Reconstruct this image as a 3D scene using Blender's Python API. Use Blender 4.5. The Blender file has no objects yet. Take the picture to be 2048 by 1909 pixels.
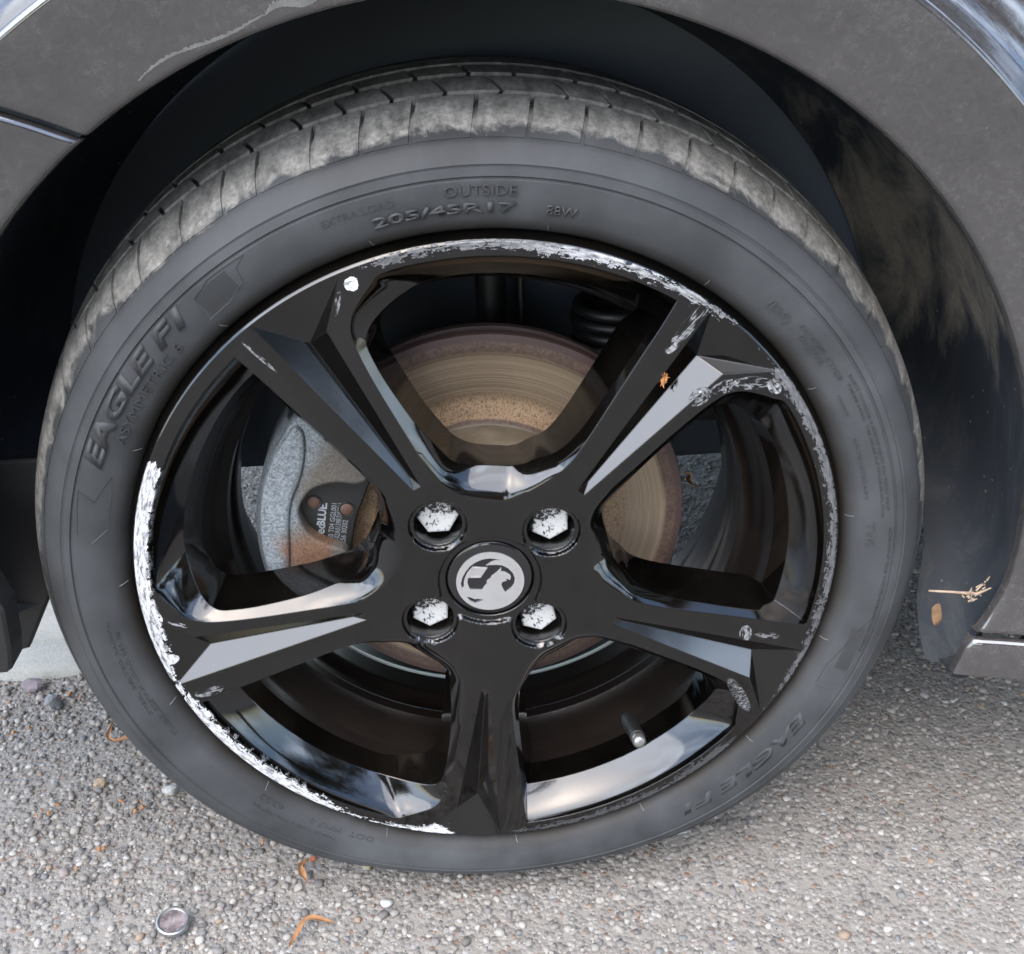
import bpy, bmesh, math, random
import numpy as np
from mathutils import Vector, Matrix
from mathutils.geometry import delaunay_2d_cdt, tessellate_polygon

random.seed(7); rng = np.random.default_rng(7)
S = bpy.context.scene
COL = S.collection
R = math.radians
PI = math.pi
AXZ = 0.290                      # height of the wheel axis above the ground

# ------------------------------------------------------------------ camera
cd = bpy.data.cameras.new('camera'); cam = bpy.data.objects.new('camera', cd); COL.objects.link(cam)
cd.sensor_width = 36; cd.lens = 2199.24 / 2048 * 36; cd.clip_start = 0.02; cd.clip_end = 400
cam.location = (-0.01311, -0.59952, 0.40372 + AXZ)
cam.rotation_euler = (1.07263, 0.03233, -0.06483)
S.camera = cam

# ------------------------------------------------------------------ world, sun, exposure
SUN_EL, SUN_AZ = 55, 205         # azimuth measured from +Y clockwise: behind the photographer
W = bpy.data.worlds.new('World'); S.world = W; W.use_nodes = True
nt = W.node_tree; nt.nodes.clear()
def wn(t, **k):
    n = nt.nodes.new(t)
    for a, b in k.items(): setattr(n, a, b)
    return n
sky = wn('ShaderNodeTexSky', sky_type='NISHITA', sun_disc=False, sun_elevation=R(SUN_EL), sun_rotation=R(SUN_AZ))
sky.air_density = 1.0; sky.dust_density = 1.6
bg = wn('ShaderNodeBackground'); bg.inputs['Strength'].default_value = 0.15
out = wn('ShaderNodeOutputWorld')
tc = wn('ShaderNodeTexCoord'); mp = wn('ShaderNodeMapping'); mp.inputs['Scale'].default_value = (1, 1, 2.2)
nz = wn('ShaderNodeTexNoise'); nz.inputs['Scale'].default_value = 2.3; nz.inputs['Detail'].default_value = 7; nz.inputs['Roughness'].default_value = .58
nz.inputs['Distortion'].default_value = .3
cr = wn('ShaderNodeValToRGB'); cr.color_ramp.elements[0].position = .50; cr.color_ramp.elements[1].position = .70
mix = wn('ShaderNodeMix', data_type='RGBA'); mix.inputs['B'].default_value = (6.8, 8.0, 9.9, 1)
nt.links.new(tc.outputs['Generated'], mp.inputs['Vector']); nt.links.new(mp.outputs[0], nz.inputs['Vector'])
nt.links.new(nz.outputs['Fac'], cr.inputs['Fac']); nt.links.new(cr.outputs['Color'], mix.inputs['Factor'])
nt.links.new(sky.outputs[0], mix.inputs['A']); nt.links.new(mix.outputs['Result'], bg.inputs['Color']); nt.links.new(bg.outputs[0], out.inputs[0])
sd = bpy.data.lights.new('sun', 'SUN'); sun = bpy.data.objects.new('sun', sd); COL.objects.link(sun)
sd.energy = .9; sd.angle = R(75); sd.color = (1, .96, .9)
az = R(SUN_AZ); d = Vector((math.sin(az) * math.cos(R(SUN_EL)), math.cos(az) * math.cos(R(SUN_EL)), math.sin(R(SUN_EL))))
sun.rotation_euler = d.to_track_quat('Z', 'Y').to_euler()
vs = S.view_settings; vs.view_transform = 'Standard'; vs.look = 'None'; vs.exposure = 2.4; vs.gamma = 1
vs.use_curve_mapping = False

# ------------------------------------------------------------------ node helpers
ALB = 0.48
class M:
    """small node-material builder"""
    def __init__(s, name):
        s.m = bpy.data.materials.new(name); s.m.use_nodes = True; s.t = s.m.node_tree
        s.b = s.t.nodes['Principled BSDF']; s.o = s.t.nodes['Material Output']; s._tc = None
    def n(s, typ, ins=None, **k):
        n = s.t.nodes.new(typ)
        for a, b in k.items(): setattr(n, a, b)
        for a, b in (ins or {}).items(): s.put(n.inputs[a], b)
        return n
    def put(s, sock, v):
        if isinstance(v, bpy.types.NodeSocket): s.t.links.new(v, sock)
        elif isinstance(v, (int, float)) or sock.type != 'RGBA':
            try: sock.default_value = v
            except Exception: sock.default_value = (v, v, v) if sock.type == 'VECTOR' else (v, v, v, 1)
        else: sock.default_value = (*v[:3], 1)
    def set(s, **k):
        # all colours below are written as they look in a bright exposure; ALB brings them to real-world albedo
        if 'Base_Color' in k:
            m_ = s.n('ShaderNodeMix', data_type='RGBA', blend_type='MULTIPLY'); m_.inputs['Factor'].default_value = 1
            s.put(m_.inputs['A'], k['Base_Color']); m_.inputs['B'].default_value = (ALB, ALB, ALB, 1); k['Base_Color'] = m_.outputs['Result']
        for a, b in k.items(): s.put(s.b.inputs[a.replace('_', ' ')], b)
    def obj(s):
        if not s._tc: s._tc = s.n('ShaderNodeTexCoord')
        return s._tc.outputs['Object']
    def noise(s, scale, detail=4, rough=.55, vec=None, dist=0, out='Fac'):
        return s.n('ShaderNodeTexNoise', {'Vector': vec or s.obj(), 'Scale': scale, 'Detail': detail, 'Roughness': rough, 'Distortion': dist}).outputs[out]
    def vor(s, scale, vec=None, feature='F1', out='Distance', rnd=1.0):
        return s.n('ShaderNodeTexVoronoi', {'Vector': vec or s.obj(), 'Scale': scale, 'Randomness': rnd}, feature=feature).outputs[out]
    def mapv(s, scale=(1, 1, 1), loc=(0, 0, 0), rot=(0, 0, 0), vec=None):
        return s.n('ShaderNodeMapping', {'Vector': vec or s.obj(), 'Scale': scale, 'Location': loc, 'Rotation': rot}).outputs[0]
    def ramp(s, fac, a, b, lo=0., hi=1.):
        return s.n('ShaderNodeMapRange', {'Value': fac, 'From Min': a, 'From Max': b, 'To Min': lo, 'To Max': hi}).outputs[0]
    def math(s, op, a, b=0., c=0.):
        n = s.n('ShaderNodeMath', operation=op)
        s.put(n.inputs[0], a); s.put(n.inputs[1], b); s.put(n.inputs[2], c); return n.outputs[0]
    def mix(s, f, a, b):
        n = s.n('ShaderNodeMix', data_type='RGBA')
        s.put(n.inputs['Factor'], f); s.put(n.inputs['A'], a); s.put(n.inputs['B'], b); return n.outputs['Result']
    def colramp(s, f, stops, interp='LINEAR'):
        n = s.n('ShaderNodeValToRGB', {'Fac': f}); e = n.color_ramp.elements; n.color_ramp.interpolation = interp
        while len(e) < len(stops): e.new(.5)
        for x, (p, c) in zip(e, stops): x.position = p; x.color = (*c, 1)
        return n.outputs['Color']
    def bump(s, h, strength=.3, dist=.001, normal=None):
        k = {'Height': h, 'Strength': strength, 'Distance': dist}
        if normal is not None: k['Normal'] = normal
        return s.n('ShaderNodeBump', k).outputs[0]
    def bevel(s, r, samples=4):
        return s.n('ShaderNodeBevel', {'Radius': r}, samples=samples).outputs[0]
    def polar(s, cx=0, cz=0):
        """radius and angle (0..1) in the XZ plane of the object"""
        x = s.n('ShaderNodeSeparateXYZ', {0: s.obj()})
        X = s.math('SUBTRACT', x.outputs[0], cx); Z = s.math('SUBTRACT', x.outputs[2], cz)
        r = s.math('SQRT', s.math('ADD', s.math('MULTIPLY', X, X), s.math('MULTIPLY', Z, Z)))
        a = s.math('ARCTAN2', Z, X); a = s.math('FRACT', s.math('ADD', s.math('DIVIDE', a, 2 * PI), 1.0))
        return r, a, X, Z, x.outputs[1]

def srgb(r, g, b):
    f = lambda c: ((c / 255 + .055) / 1.055) ** 2.4 if c > 10 else c / 255 / 12.92
    return (f(r), f(g), f(b))

# ------------------------------------------------------------------ materials
def mat_gloss(scuffed=True):
    k = M('gloss_black_wheel_paint' if scuffed else 'gloss_black_paint_plain')
    r, a, X, Z, Y = k.polar()
    dirt = k.noise(9, 5, .6); fine = k.noise(900, 2, .5)
    dust = k.math('MULTIPLY', k.ramp(dirt, .4, .7, .1, 1), k.ramp(fine, .4, .65, .35, 1.))
    base = k.mix(dust, (.001, .001, .001), (.013, .0105, .008))
    spots = k.ramp(k.vor(260, rnd=1), .07, .03)           # a few dried specks
    spots = k.math('MULTIPLY', spots, k.ramp(k.noise(45, 2), .55, .6))
    base = k.mix(spots, base, (.10, .10, .10))
    rough = k.ramp(dust, 0, 1, .025, .085)
    # hairline wash scratches
    sc = k.noise(420, 3, .6, k.mapv((1, 1, 5), rot=(0, .5, 0)))
    hb = k.bump(sc, .030, .0003, k.bevel(.0011))
    if scuffed:
        # severity of kerb rash around the lip: angle fraction (0 = +x, ccw)
        def G(deg): return (deg % 360) / 360
        sev = k.colramp(a, sorted([(G(4), (.88,) * 3), (G(30), (.92,) * 3), (G(37), (1.0,) * 3), (G(40), (.5,) * 3), (G(47), (.3,) * 3), (G(51), (.80,) * 3), (G(64), (.80,) * 3),
            (G(78), (1.0,) * 3), (G(88), (.78,) * 3), (G(104), (.76,) * 3), (G(110), (.2,) * 3), (G(140), (0,) * 3), (G(152), (.2,) * 3), (G(154.5), (1.35,) * 3), (G(187), (1.3,) * 3), (G(197), (.7,) * 3),
            (G(207), (1.2,) * 3), (G(233), (1.15,) * 3), (G(240), (.6,) * 3), (G(252), (.75,) * 3), (G(258), (1.25,) * 3), (G(262), (.1,) * 3), (G(275), (.75,) * 3), (G(315), (.9,) * 3), (G(320), (.3,) * 3), (G(340), (.8,) * 3), (G(359), (.95,) * 3)][:31]))
        wht = k.colramp(a, [(0, (.14,) * 3), (G(38), (.20,) * 3), (G(50), (.35,) * 3), (G(74), (.75,) * 3), (G(84), (.30,) * 3), (G(104), (.16,) * 3), (G(150), (.8,) * 3), (G(155), (1,) * 3), (G(258), (1,) * 3), (G(264), (.04,) * 3), (G(330), (.05,) * 3), (G(359.5), (.16,) * 3)])
        zone = k.math('MULTIPLY', k.ramp(r, .2168, .2196), k.ramp(r, .2285, .2275))
        pv = k.n('ShaderNodeCombineXYZ', {0: k.math('MULTIPLY', a, 1.42), 1: r, 2: 0.}).outputs[0]
        pat = k.noise(110, 5, .65, k.mapv((1, 2.2, 1), vec=pv), dist=.7); pat2 = k.noise(420, 4, .65, k.mapv((.45, 1.6, 1), vec=pv), dist=.5)
        dv = k.n('ShaderNodeVectorMath', {0: k.obj(), 1: k.n('ShaderNodeVectorMath', {0: k.noise(120, 3, .6, out='Color'), 1: (.016, .016, .016)}, operation='MULTIPLY').outputs[0]}, operation='ADD').outputs[0]
        crk = k.ramp(k.vor(150, vec=dv, feature='DISTANCE_TO_EDGE'), .0, .10, .13, 0)
        crk2 = k.ramp(k.vor(420, vec=dv, feature='DISTANCE_TO_EDGE'), .03, .16, 1, 0)
        pn = k.math('ADD', k.math('ADD', k.math('MULTIPLY', k.ramp(pat, .25, .75), .42), k.math('MULTIPLY', k.ramp(pat2, .25, .75), .30)), crk)
        sf = k.math('SUBTRACT', k.math('MULTIPLY', sev, .60), pn)
        edge = k.math('MULTIPLY', k.math('ABSOLUTE', k.math('SUBTRACT', r, k.math('ADD', .2232, k.math('MULTIPLY', k.noise(16, 3), .005)))), 60)
        mk = k.math('MULTIPLY', k.ramp(k.math('SUBTRACT', sf, edge), -.04, -.015), zone)
        # scrape patches on individual spokes  (x, z, y-radius, direction, white)
        def patch(x, z, rx, rz, rot, sx=1, scale=250, thr=.5):
            v = k.mapv((1, 1, 1), loc=(0, 0, 0), vec=k.n('ShaderNodeVectorMath', {0: k.obj(), 1: (x, 0, z)}, operation='SUBTRACT').outputs[0])
            vr = k.n('ShaderNodeVectorRotate', {'Vector': v, 'Axis': (0, 1, 0), 'Angle': R(rot)}, rotation_type='AXIS_ANGLE').outputs[0]
            sp = k.n('ShaderNodeSeparateXYZ', {0: vr})
            e = k.math('ADD', k.math('POWER', k.math('ABSOLUTE', k.math('DIVIDE', sp.outputs[0], rx)), 2.), k.math('POWER', k.math('ABSOLUTE', k.math('DIVIDE', sp.outputs[2], rz)), 2.))
            ns = k.noise(scale, 4, .6, k.mapv((sx, 1, 1), vec=vr), dist=.5)
            fr = k.math('MULTIPLY', k.ramp(Y, .006, .004), k.ramp(k.math('ADD', e, k.math('MULTIPLY', ns, 1.2)), 1.6, 1.45))
            return k.math('MULTIPLY', k.ramp(ns, thr - .03, thr + .05), fr)
        ps = [(123, 172, 17, 4.5, 50, .12, .52, .4), (113, 160, 7, 3.5, 52, .2, .47, .5), (131, 125, 8, 5, 35, .4, .49, .3), (146, 131, 10, 4.5, 15, .6, .50, .35), (163, 132, 13, 5, -5, .25, .52, .3),
              (176, 129, 6, 4, -50, .5, .45, .5), (171, -54, 7, 4.5, 95, .25, .45, .42), (186, -57, 10, 3, -15, .2, .5, .25), (170, -108, 19, 5, -62, 3, .50, .25), (-71, 207, 4.3, 4.3, 0, 1, .22, 1.6),
              (-80, 196, 8, 1.8, 75, .3, .5, .3), (-128, 166, 14, 1.2, -48, .3, .48, .35), (-196, -74, 11, 4, 15, .15, .5, .35), (-216, -47, 4, 4, 0, .7, .32, 1.2), (-219, -9, 7, 2.5, -70, .6, .42, 1.3), (-207, -17, 7, 2, -25, .2, .5, .5)]
        pm = None; pw = None
        for (x, z, rx, rz, rot, sx, thr, wv) in ps:
            q = patch(x / 1000, z / 1000, rx / 1000, rz / 1000, rot, sx, 420, thr)
            pm = q if pm is None else k.math('MAXIMUM', pm, q)
            w_ = k.math('MULTIPLY', q, wv); pw = w_ if pw is None else k.math('MAXIMUM', pw, w_)
        allm = k.math('MINIMUM', k.math('MAXIMUM', mk, pm), 1.)
        tone = k.math('MULTIPLY', k.math('SUBTRACT', k.ramp(k.noise(380, 4, .7, k.mapv((.35, 1.5, 1), vec=pv)), .38, .58, .25, 1.1), k.math('MULTIPLY', crk2, .12)), k.math('MAXIMUM', k.math('MULTIPLY', wht, mk), pw))
        base = k.mix(allm, base, k.mix(tone, (.05, .052, .055), (1.25, 1.25, 1.26)))
        rough = k.math('ADD', rough, k.math('MULTIPLY', allm, .42))
        k.set(Metallic=k.math('MULTIPLY', allm, .25))
        hb = k.bump(k.math('ADD', k.math('MULTIPLY', allm, -.8), k.math('MULTIPLY', k.math('MULTIPLY', pat2, allm), .6)), .55, .0009, hb)
    k.set(Base_Color=base, Roughness=rough, IOR=1.58, Normal=hb)
    return k.m

def simple(name, col, rough=.6, metal=0., bumpscale=None, bstr=.2, bdist=.0005, var=.3, vscale=30, bevel=0, ior=1.5):
    k = M(name); n = k.noise(vscale, 5, .6)
    c = k.mix(k.ramp(n, .3, .7), tuple(x * (1 - var) for x in col), tuple(min(1, x * (1 + var)) for x in col))
    k.set(Base_Color=c, Roughness=rough, Metallic=metal, IOR=ior)
    nm = k.bevel(bevel) if bevel else None
    if bumpscale: nm = k.bump(k.noise(bumpscale, 4, .6), bstr, bdist, nm)
    if nm is not None: k.set(Normal=nm)
    return k.m

def mat_tyre(name, tread=False, letter=False):
    k = M(name); r, a, X, Z, Y = k.polar()
    n1 = k.noise(14, 5, .6); n2 = k.noise(300, 4, .65)
    n3 = k.noise(5, 4, .65, dist=.8)
    base = k.mix(k.ramp(k.math('ADD', k.math('MULTIPLY', n1, .5), k.math('MULTIPLY', n3, .5)), .36, .62), (.036, .038, .040), (.105, .110, .114))
    if letter: base = k.mix(k.ramp(n1, .3, .7), (.055, .057, .058), (.080, .082, .083))
    # pale road dust on the worn outer tread, breaking up where it meets the wall
    dn = k.noise(60, 5, .7, dist=.6)
    lim = k.math('ADD', k.math('MULTIPLY', dn, .0175), k.math('MULTIPLY', k.noise(11, 3, .6), .018))
    peel = k.colramp(a, [(0, (0,) * 3), (95 / 360, (.1,) * 3), (108 / 360, (.7,) * 3), (124 / 360, (1,) * 3), (136 / 360, (.5,) * 3), (150 / 360, (.15,) * 3), (180 / 360, (0,) * 3)])
    edge = k.ramp(k.math('ADD', k.math('ADD', r, k.math('MULTIPLY', peel, .0032)), k.math('SUBTRACT', lim, .0185)), .2852, .2882)
    # strongest around the upper half
    up = k.ramp(Z, -.12, .16, .35, 1)
    wear = k.math('MULTIPLY', k.math('MULTIPLY', edge, up), k.ramp(n2, .30, .62, .45, 1))
    streak = k.noise(120, 5, .7, k.mapv((1, .25, 1)))
    dust = k.mix(k.ramp(streak, .32, .68), (.20, .19, .17), (.60, .575, .52))
    # deeper ribs stay darker
    inner = k.ramp(Y, .05, .15, 1, .9)
    base = k.mix(k.math('MULTIPLY', wear, inner), base, dust)
    # brown film near the bead
    bead = k.ramp(r, .243, .234)
    base = k.mix(k.math('MULTIPLY', bead, k.ramp(k.noise(20, 4), .3, .6, .3, 1)), base, (.036, .029, .022))
    spk = k.math('MULTIPLY', k.ramp(k.vor(150), .06, .03), k.ramp(k.noise(25, 2), .6, .64))
    base = k.mix(spk, base, (.3, .3, .29))
    h = k.math('ADD', k.math('MULTIPLY', n2, .5), k.math('MULTIPLY', k.noise(1500, 2), .2))
    k.set(Base_Color=base, Roughness=k.ramp(n1, .3, .7, .55, .75), Normal=k.bump(h, .25, .0006), IOR=1.45, Specular_IOR_Level=k.ramp(Z, -.26, .0, .28, .42))
    return k.m

def mat_disc():
    k = M('worn_brake_disc'); r, a, X, Z, Y = k.polar()
    rr = k.math('MULTIPLY', r, 1000)
    cv = k.n('ShaderNodeCombineXYZ', {0: k.math('MULTIPLY', rr, 1.), 1: k.math('MULTIPLY', a, .8), 2: 0.}).outputs[0]
    ring = k.noise(.9, 7, .8, cv); ring2 = k.noise(2.2, 3, .6, cv)
    pol = k.mix(k.ramp(ring, .35, .65), (.30, .22, .14), (.72, .55, .38))
    rust = k.mix(k.ramp(k.noise(420, 4, .7), .35, .65), (.10, .060, .042), (.23, .145, .105))
    pit = k.mix(k.ramp(k.noise(900, 3, .7), .36, .52), (.16, .10, .06), (.62, .42, .25))
    n = k.math('MULTIPLY', k.noise(30, 4), 3)
    q = k.math('ADD', rr, n)
    c = k.mix(k.ramp(q, 94, 106), pit, pol)
    c = k.mix(k.ramp(q, 128.5, 131.5), c, rust)
    c = k.mix(k.ramp(q, 137, 139), c, (.12, .07, .06))
    c = k.mix(k.ramp(q, 82.5, 80.5), c, rust)
    c = k.mix(k.ramp(rr, 77.5, 76.5), c, k.mix(k.ramp(k.noise(50, 4), .3, .7), (.15, .115, .07), (.30, .25, .18)))
    met = k.math('MULTIPLY', k.ramp(q, 92, 100), k.ramp(q, 131, 129))
    tan = k.n('ShaderNodeTangent', direction_type='RADIAL', axis='Y').outputs[0]
    k.set(Base_Color=c, Metallic=k.math('MULTIPLY', met, .55), Roughness=k.ramp(met, 0, 1, .62, .40), Anisotropic=k.math('MULTIPLY', met, .85), Tangent=tan,
          Normal=k.bump(k.math('ADD', ring, k.math('MULTIPLY', k.noise(400, 3), .4)), .35, .0005))
    return k.m

def mat_caliper():
    k = M('corroded_caliper_casting'); r, a, X, Z, Y = k.polar()
    n = k.noise(35, 4, .6); g = k.noise(650, 3, .7)
    silver = k.mix(k.ramp(g, .35, .65), (.17, .20, .22), (.52, .58, .62))
    rust = k.mix(k.ramp(g, .3, .7), (.17, .075, .035), (.42, .22, .12))
    grey = k.mix(k.ramp(g, .3, .7), (.12, .105, .09), (.28, .25, .21))
    q = k.math('ADD', k.math('MULTIPLY', r, 1000), k.math('MULTIPLY', k.math('SUBTRACT', n, .5), 26))
    c = k.mix(k.ramp(q, 128, 140), grey, silver)
    low = k.math('MULTIPLY', k.ramp(Z, .022, .004), k.math('MULTIPLY', k.ramp(q, 102, 112), k.ramp(q, 150, 141)))
    c = k.mix(k.math('MULTIPLY', low, .85), c, rust)
    tip = k.math('MULTIPLY', k.ramp(Z, -.014, -.020), k.ramp(q, 138, 132))
    c = k.mix(k.math('MULTIPLY', tip, .7), c, silver)
    k.set(Base_Color=c, Roughness=.66, Metallic=.15, Normal=k.bump(g, .5, .0006, k.bevel(.0025)))
    return k.m

def mat_paint():
    k = M('black_car_paint'); n = k.noise(16, 5, .6, dist=.5); f = k.noise(420, 3, .7)
    film = k.math('MULTIPLY', k.ramp(n, .3, .72, .45, 1), k.math('ADD', k.ramp(f, .35, .65, .55, 1), k.ramp(k.noise(150, 4, .7), .5, .75, 0, .5)))
    base = k.mix(film, (.020, .018, .018), (.120, .110, .106))
    spk = k.math('MULTIPLY', k.ramp(k.vor(90), .05, .02), k.ramp(k.noise(18, 2), .58, .62))
    base = k.mix(spk, base, (.35, .35, .35))
    k.set(Base_Color=base, Roughness=k.ramp(film, 0, 1, .05, .12), Metallic=.1, IOR=1.85, Coat_Weight=.5, Coat_Roughness=.04,
          Normal=k.bump(k.math('ADD', k.noise(260, 3), k.math('MULTIPLY', n, .8)), .03, .0006))
    return k.m

def mat_liner():
    k = M('black_plastic_liner'); sp = k.n('ShaderNodeSeparateXYZ', {0: k.obj()})
    n = k.noise(22, 6, .65, k.mapv((1, .6, .25)), dist=.6); g = k.noise(240, 3, .6)
    base = k.mix(k.ramp(k.noise(8, 3), .3, .7), (.040, .047, .057), (.062, .072, .086))
    # dried mud thrown against the rear upper part
    zone = k.math('MULTIPLY', k.ramp(sp.outputs[0], .20, .30), k.math('MULTIPLY', k.ramp(sp.outputs[2], .03, .17), k.ramp(sp.outputs[2], .31, .26)))
    mud = k.math('MULTIPLY', k.ramp(k.math('ADD', n, k.math('MULTIPLY', zone, .24)), .60, .78), k.ramp(zone, .05, .5))
    base = k.mix(mud, base, k.mix(g, (.24, .205, .16), (.50, .45, .37)))
    st = k.noise(50, 4, .6, k.mapv((1, 1, .12))); 
    base = k.mix(k.math('MULTIPLY', k.ramp(st, .58, .75), .35), base, (.10, .10, .10))
    dots = k.math('MULTIPLY', k.ramp(k.vor(70), .085, .05), k.ramp(k.noise(9, 2), .46, .54))
    base = k.mix(k.math('MULTIPLY', dots, .7), base, (.42, .40, .36))
    film = k.ramp(k.noise(34, 6, .75, k.mapv((1, 1, .3)), dist=.9), .5, .78)
    base = k.mix(k.math('MULTIPLY', film, .35), base, (.20, .19, .17))
    k.set(Base_Color=base, Roughness=.65, Specular_IOR_Level=.15, Normal=k.bump(g, .15, .0006))
    return k.m

def mat_asphalt():
    k = M('worn_asphalt'); v = k.obj()
    big = k.noise(4, 5, .6); f = k.noise(700, 3, .7)
    cell = k.vor(230, out='Color'); cd_ = k.vor(230)
    cell2 = k.vor(520, out='Color')
    gsep = k.n('ShaderNodeSeparateColor', {0: cell}); g2 = k.n('ShaderNodeSeparateColor', {0: cell2})
    pale = k.mix(gsep.outputs[0], (.15, .135, .12), (.60, .55, .48))
    pale = k.mix(k.math('MULTIPLY', g2.outputs[1], .5), pale, (.30, .275, .25))
    pale = k.mix(k.ramp(gsep.outputs[1], .93, .97), pale, (.65, .63, .60))
    pale = k.mix(k.ramp(gsep.outputs[2], .94, .98), pale, (.33, .20, .13))
    matrix = k.mix(f, (.24, .215, .185), (.56, .505, .43))
    c = k.mix(k.ramp(cd_, .45, .7), pale, matrix)
    c = k.mix(k.ramp(big, .35, .75, 0, .45), c, (.46, .415, .36))
    h = k.math('ADD', k.math('MULTIPLY', k.ramp(cd_, 0, .7, 1, 0), .8), k.math('MULTIPLY', f, .5))
    k.set(Base_Color=c, Roughness=.85, Normal=k.bump(h, .9, .0022))
    return k.m

def mat_stones():
    k = M('crushed_aggregate'); gi = k.n('ShaderNodeNewGeometry').outputs['Random Per Island']
    c = k.colramp(gi, [(0, (.14, .13, .125)), (.10, (.27, .25, .235)), (.26, (.43, .395, .35)), (.48, (.33, .295, .255)), (.62, (.52, .475, .415)), (.78, (.60, .56, .50)), (.87, (.42, .33, .30)), (.91, (.24, .245, .255)), (.945, (.44, .30, .19)), (.965, (.72, .69, .63))], 'CONSTANT')
    g = k.noise(900, 3, .7)
    c = k.mix(k.ramp(g, .3, .7, 0, .5), c, (.38, .345, .30))
    k.set(Base_Color=c, Roughness=.8, Normal=k.bump(g, .5, .0006))
    return k.m

def mat_concrete():
    k = M('pale_concrete'); n = k.noise(20, 5, .6); f = k.noise(420, 4, .7)
    c = k.mix(k.ramp(f, .3, .7), (.34, .34, .30), (.66, .66, .60)); c = k.mix(k.ramp(n, .35, .7, 0, .6), c, (.74, .74, .67))
    k.set(Base_Color=c, Roughness=.9, Normal=k.bump(f, .6, .0015)); return k.m

def mat_bolt():
    k = M('flaking_bolt_cover'); r, a, X, Z, Y = k.polar()
    n = k.noise(330, 5, .7, dist=.4)
    top = k.ramp(Z, .0, .012, -.12, .10)         # covers have flaked from their top edge
    oi = k.n('ShaderNodeObjectInfo').outputs['Random']
    f = k.ramp(k.math('ADD', n, top), .68, .72)
    c = k.mix(f, (1.0, 1.0, .98), (.02, .02, .02))
    k.set(Base_Color=c, Roughness=.4, Metallic=.1, Normal=k.bump(f, -.4, .0004, k.bevel(.0008))); return k.m, k

G = {}
G['wheel'] = mat_gloss(True); G['gloss'] = mat_gloss(False)
G['barrel'] = simple('dusty_inner_barrel', (.016, .012, .010), .22, 0, 300, .15, .0005, .6, 12, .001)
G['tyre'] = mat_tyre('tyre_rubber'); G['letters'] = mat_tyre('tyre_lettering', letter=True)
G['disc'] = mat_disc(); G['caliper'] = mat_caliper(); G['paint'] = mat_paint(); G['liner'] = mat_liner()
G['asphalt'] = mat_asphalt(); G['stones'] = mat_stones(); G['concrete'] = mat_concrete()
G['bolt'], _kb = mat_bolt()
G['chrome'] = simple('satin_chrome', (1., .98, .95), .25, .7, 500, .1, .0003, .06, 20)
G['cap'] = simple('black_cap_plastic', (.015, .015, .016), .09, 0, 260, .03, .0003, .3, 20, .0005, 1.6)
G['pad'] = simple('black_pad_backplate', (.022, .021, .020), .5, 0, 400, .15, .0004, .3, 20, .001)
G['print'] = simple('pale_stamped_ink', (.42, .46, .50), .6, var=.2)
G['pin'] = simple('brown_rivet', (.17, .085, .06), .6, 0, 500, .4, .0005, .4, 90, .0006)
G['black'] = simple('dark_suspension_metal', (.012, .012, .013), .5, 0, 200, .4, .001, .5, 20, .002)
G['rubber'] = simple('black_rubber', (.014, .014, .014), .5, 0, 300, .1, .0004, .3, 20, .001)
G['orange'] = simple('dry_orange_petal', (.52, .25, .10), .8, 0, 200, .3, .0006, .35, 160)
G['straw'] = simple('dry_straw', (.50, .36, .25), .8, 0, 300, .3, .0005, .35, 150)
G['pinecap'] = simple('tarnished_silver_disc', (.62, .60, .58), .32, .8, 300, .3, .0004, .1, 40, .0006)
G['pinface'] = simple('scratched_pinkish_label', (.58, .47, .46), .35, .5, 160, .6, .0008, .75, 130)
G['flake'] = simple('peeling_lacquer', (.23, .23, .21), .6, 0, 400, .4, .0005, .3, 90)
G['housing'] = simple('inner_housing_light_in_colour', (.125, .148, .176), .8, 0, 90, .3, .001, .12, 9)  # paler than the liner: bluish light that misses this wall is put into its colour
G['under'] = simple('underbody_black', (.012, .012, .013), .8)
G['leaf'] = simple('tree_leaves', (.045, .085, .03), .6, var=.5, vscale=3)
G['bark'] = simple('tree_bark', (.12, .09, .06), .9, var=.4, vscale=8)
G['brick'] = simple('orange_brick', (.42, .19, .09), .85, 0, 30, .3, .01, .25, 4)
G['render'] = simple('cream_render', (.62, .56, .44), .85)
G['tile'] = simple('dark_roof_tile', (.14, .09, .07), .8)
G['glass'] = simple('dark_window_glass', (.03, .035, .04), .05)
G['white'] = simple('white_frame', (.75, .75, .73), .5)
G['grass'] = simple('verge_grass', (.07, .11, .04), .9, 0, 60, .6, .02, .4, 6)

# ------------------------------------------------------------------ mesh helpers (mm -> m)
def tri_mesh(name, V, F, mat, parent=None, loc=(0, 0, 0), smooth=None, scale=.001, plain=False):
    me = bpy.data.meshes.new(name)
    me.from_pydata([tuple(float(c) * scale for c in v) for v in V], [], [tuple(int(i) for i in f) for f in F])
    me.validate(); me.update()
    if mat: me.materials.append(mat)
    if smooth is not None:
        me.shade_smooth(); me.set_sharp_from_angle(angle=R(smooth))
    return link(name, me, parent, loc)

def link(name, me, parent=None, loc=(0, 0, 0), rot=None):
    o = bpy.data.objects.new(name, me); COL.objects.link(o)
    if parent is not None:
        o.parent = parent
        o.location = Vector(loc) - wloc(parent)
    else: o.location = loc
    if rot: o.rotation_euler = rot
    return o
_W = {}
def wloc(o):
    v = Vector(o.location); p = o.parent
    while p is not None: v += Vector(p.location); p = p.parent
    return v
def tag(o, label, cat, group=None, kind=None):
    if label: o['label'] = label
    if cat: o['category'] = cat
    if group: o['group'] = group
    if kind: o['kind'] = kind
    return o
def struct(o): o['kind'] = 'structure'; return o
WC = (0, 0, AXZ)

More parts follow.
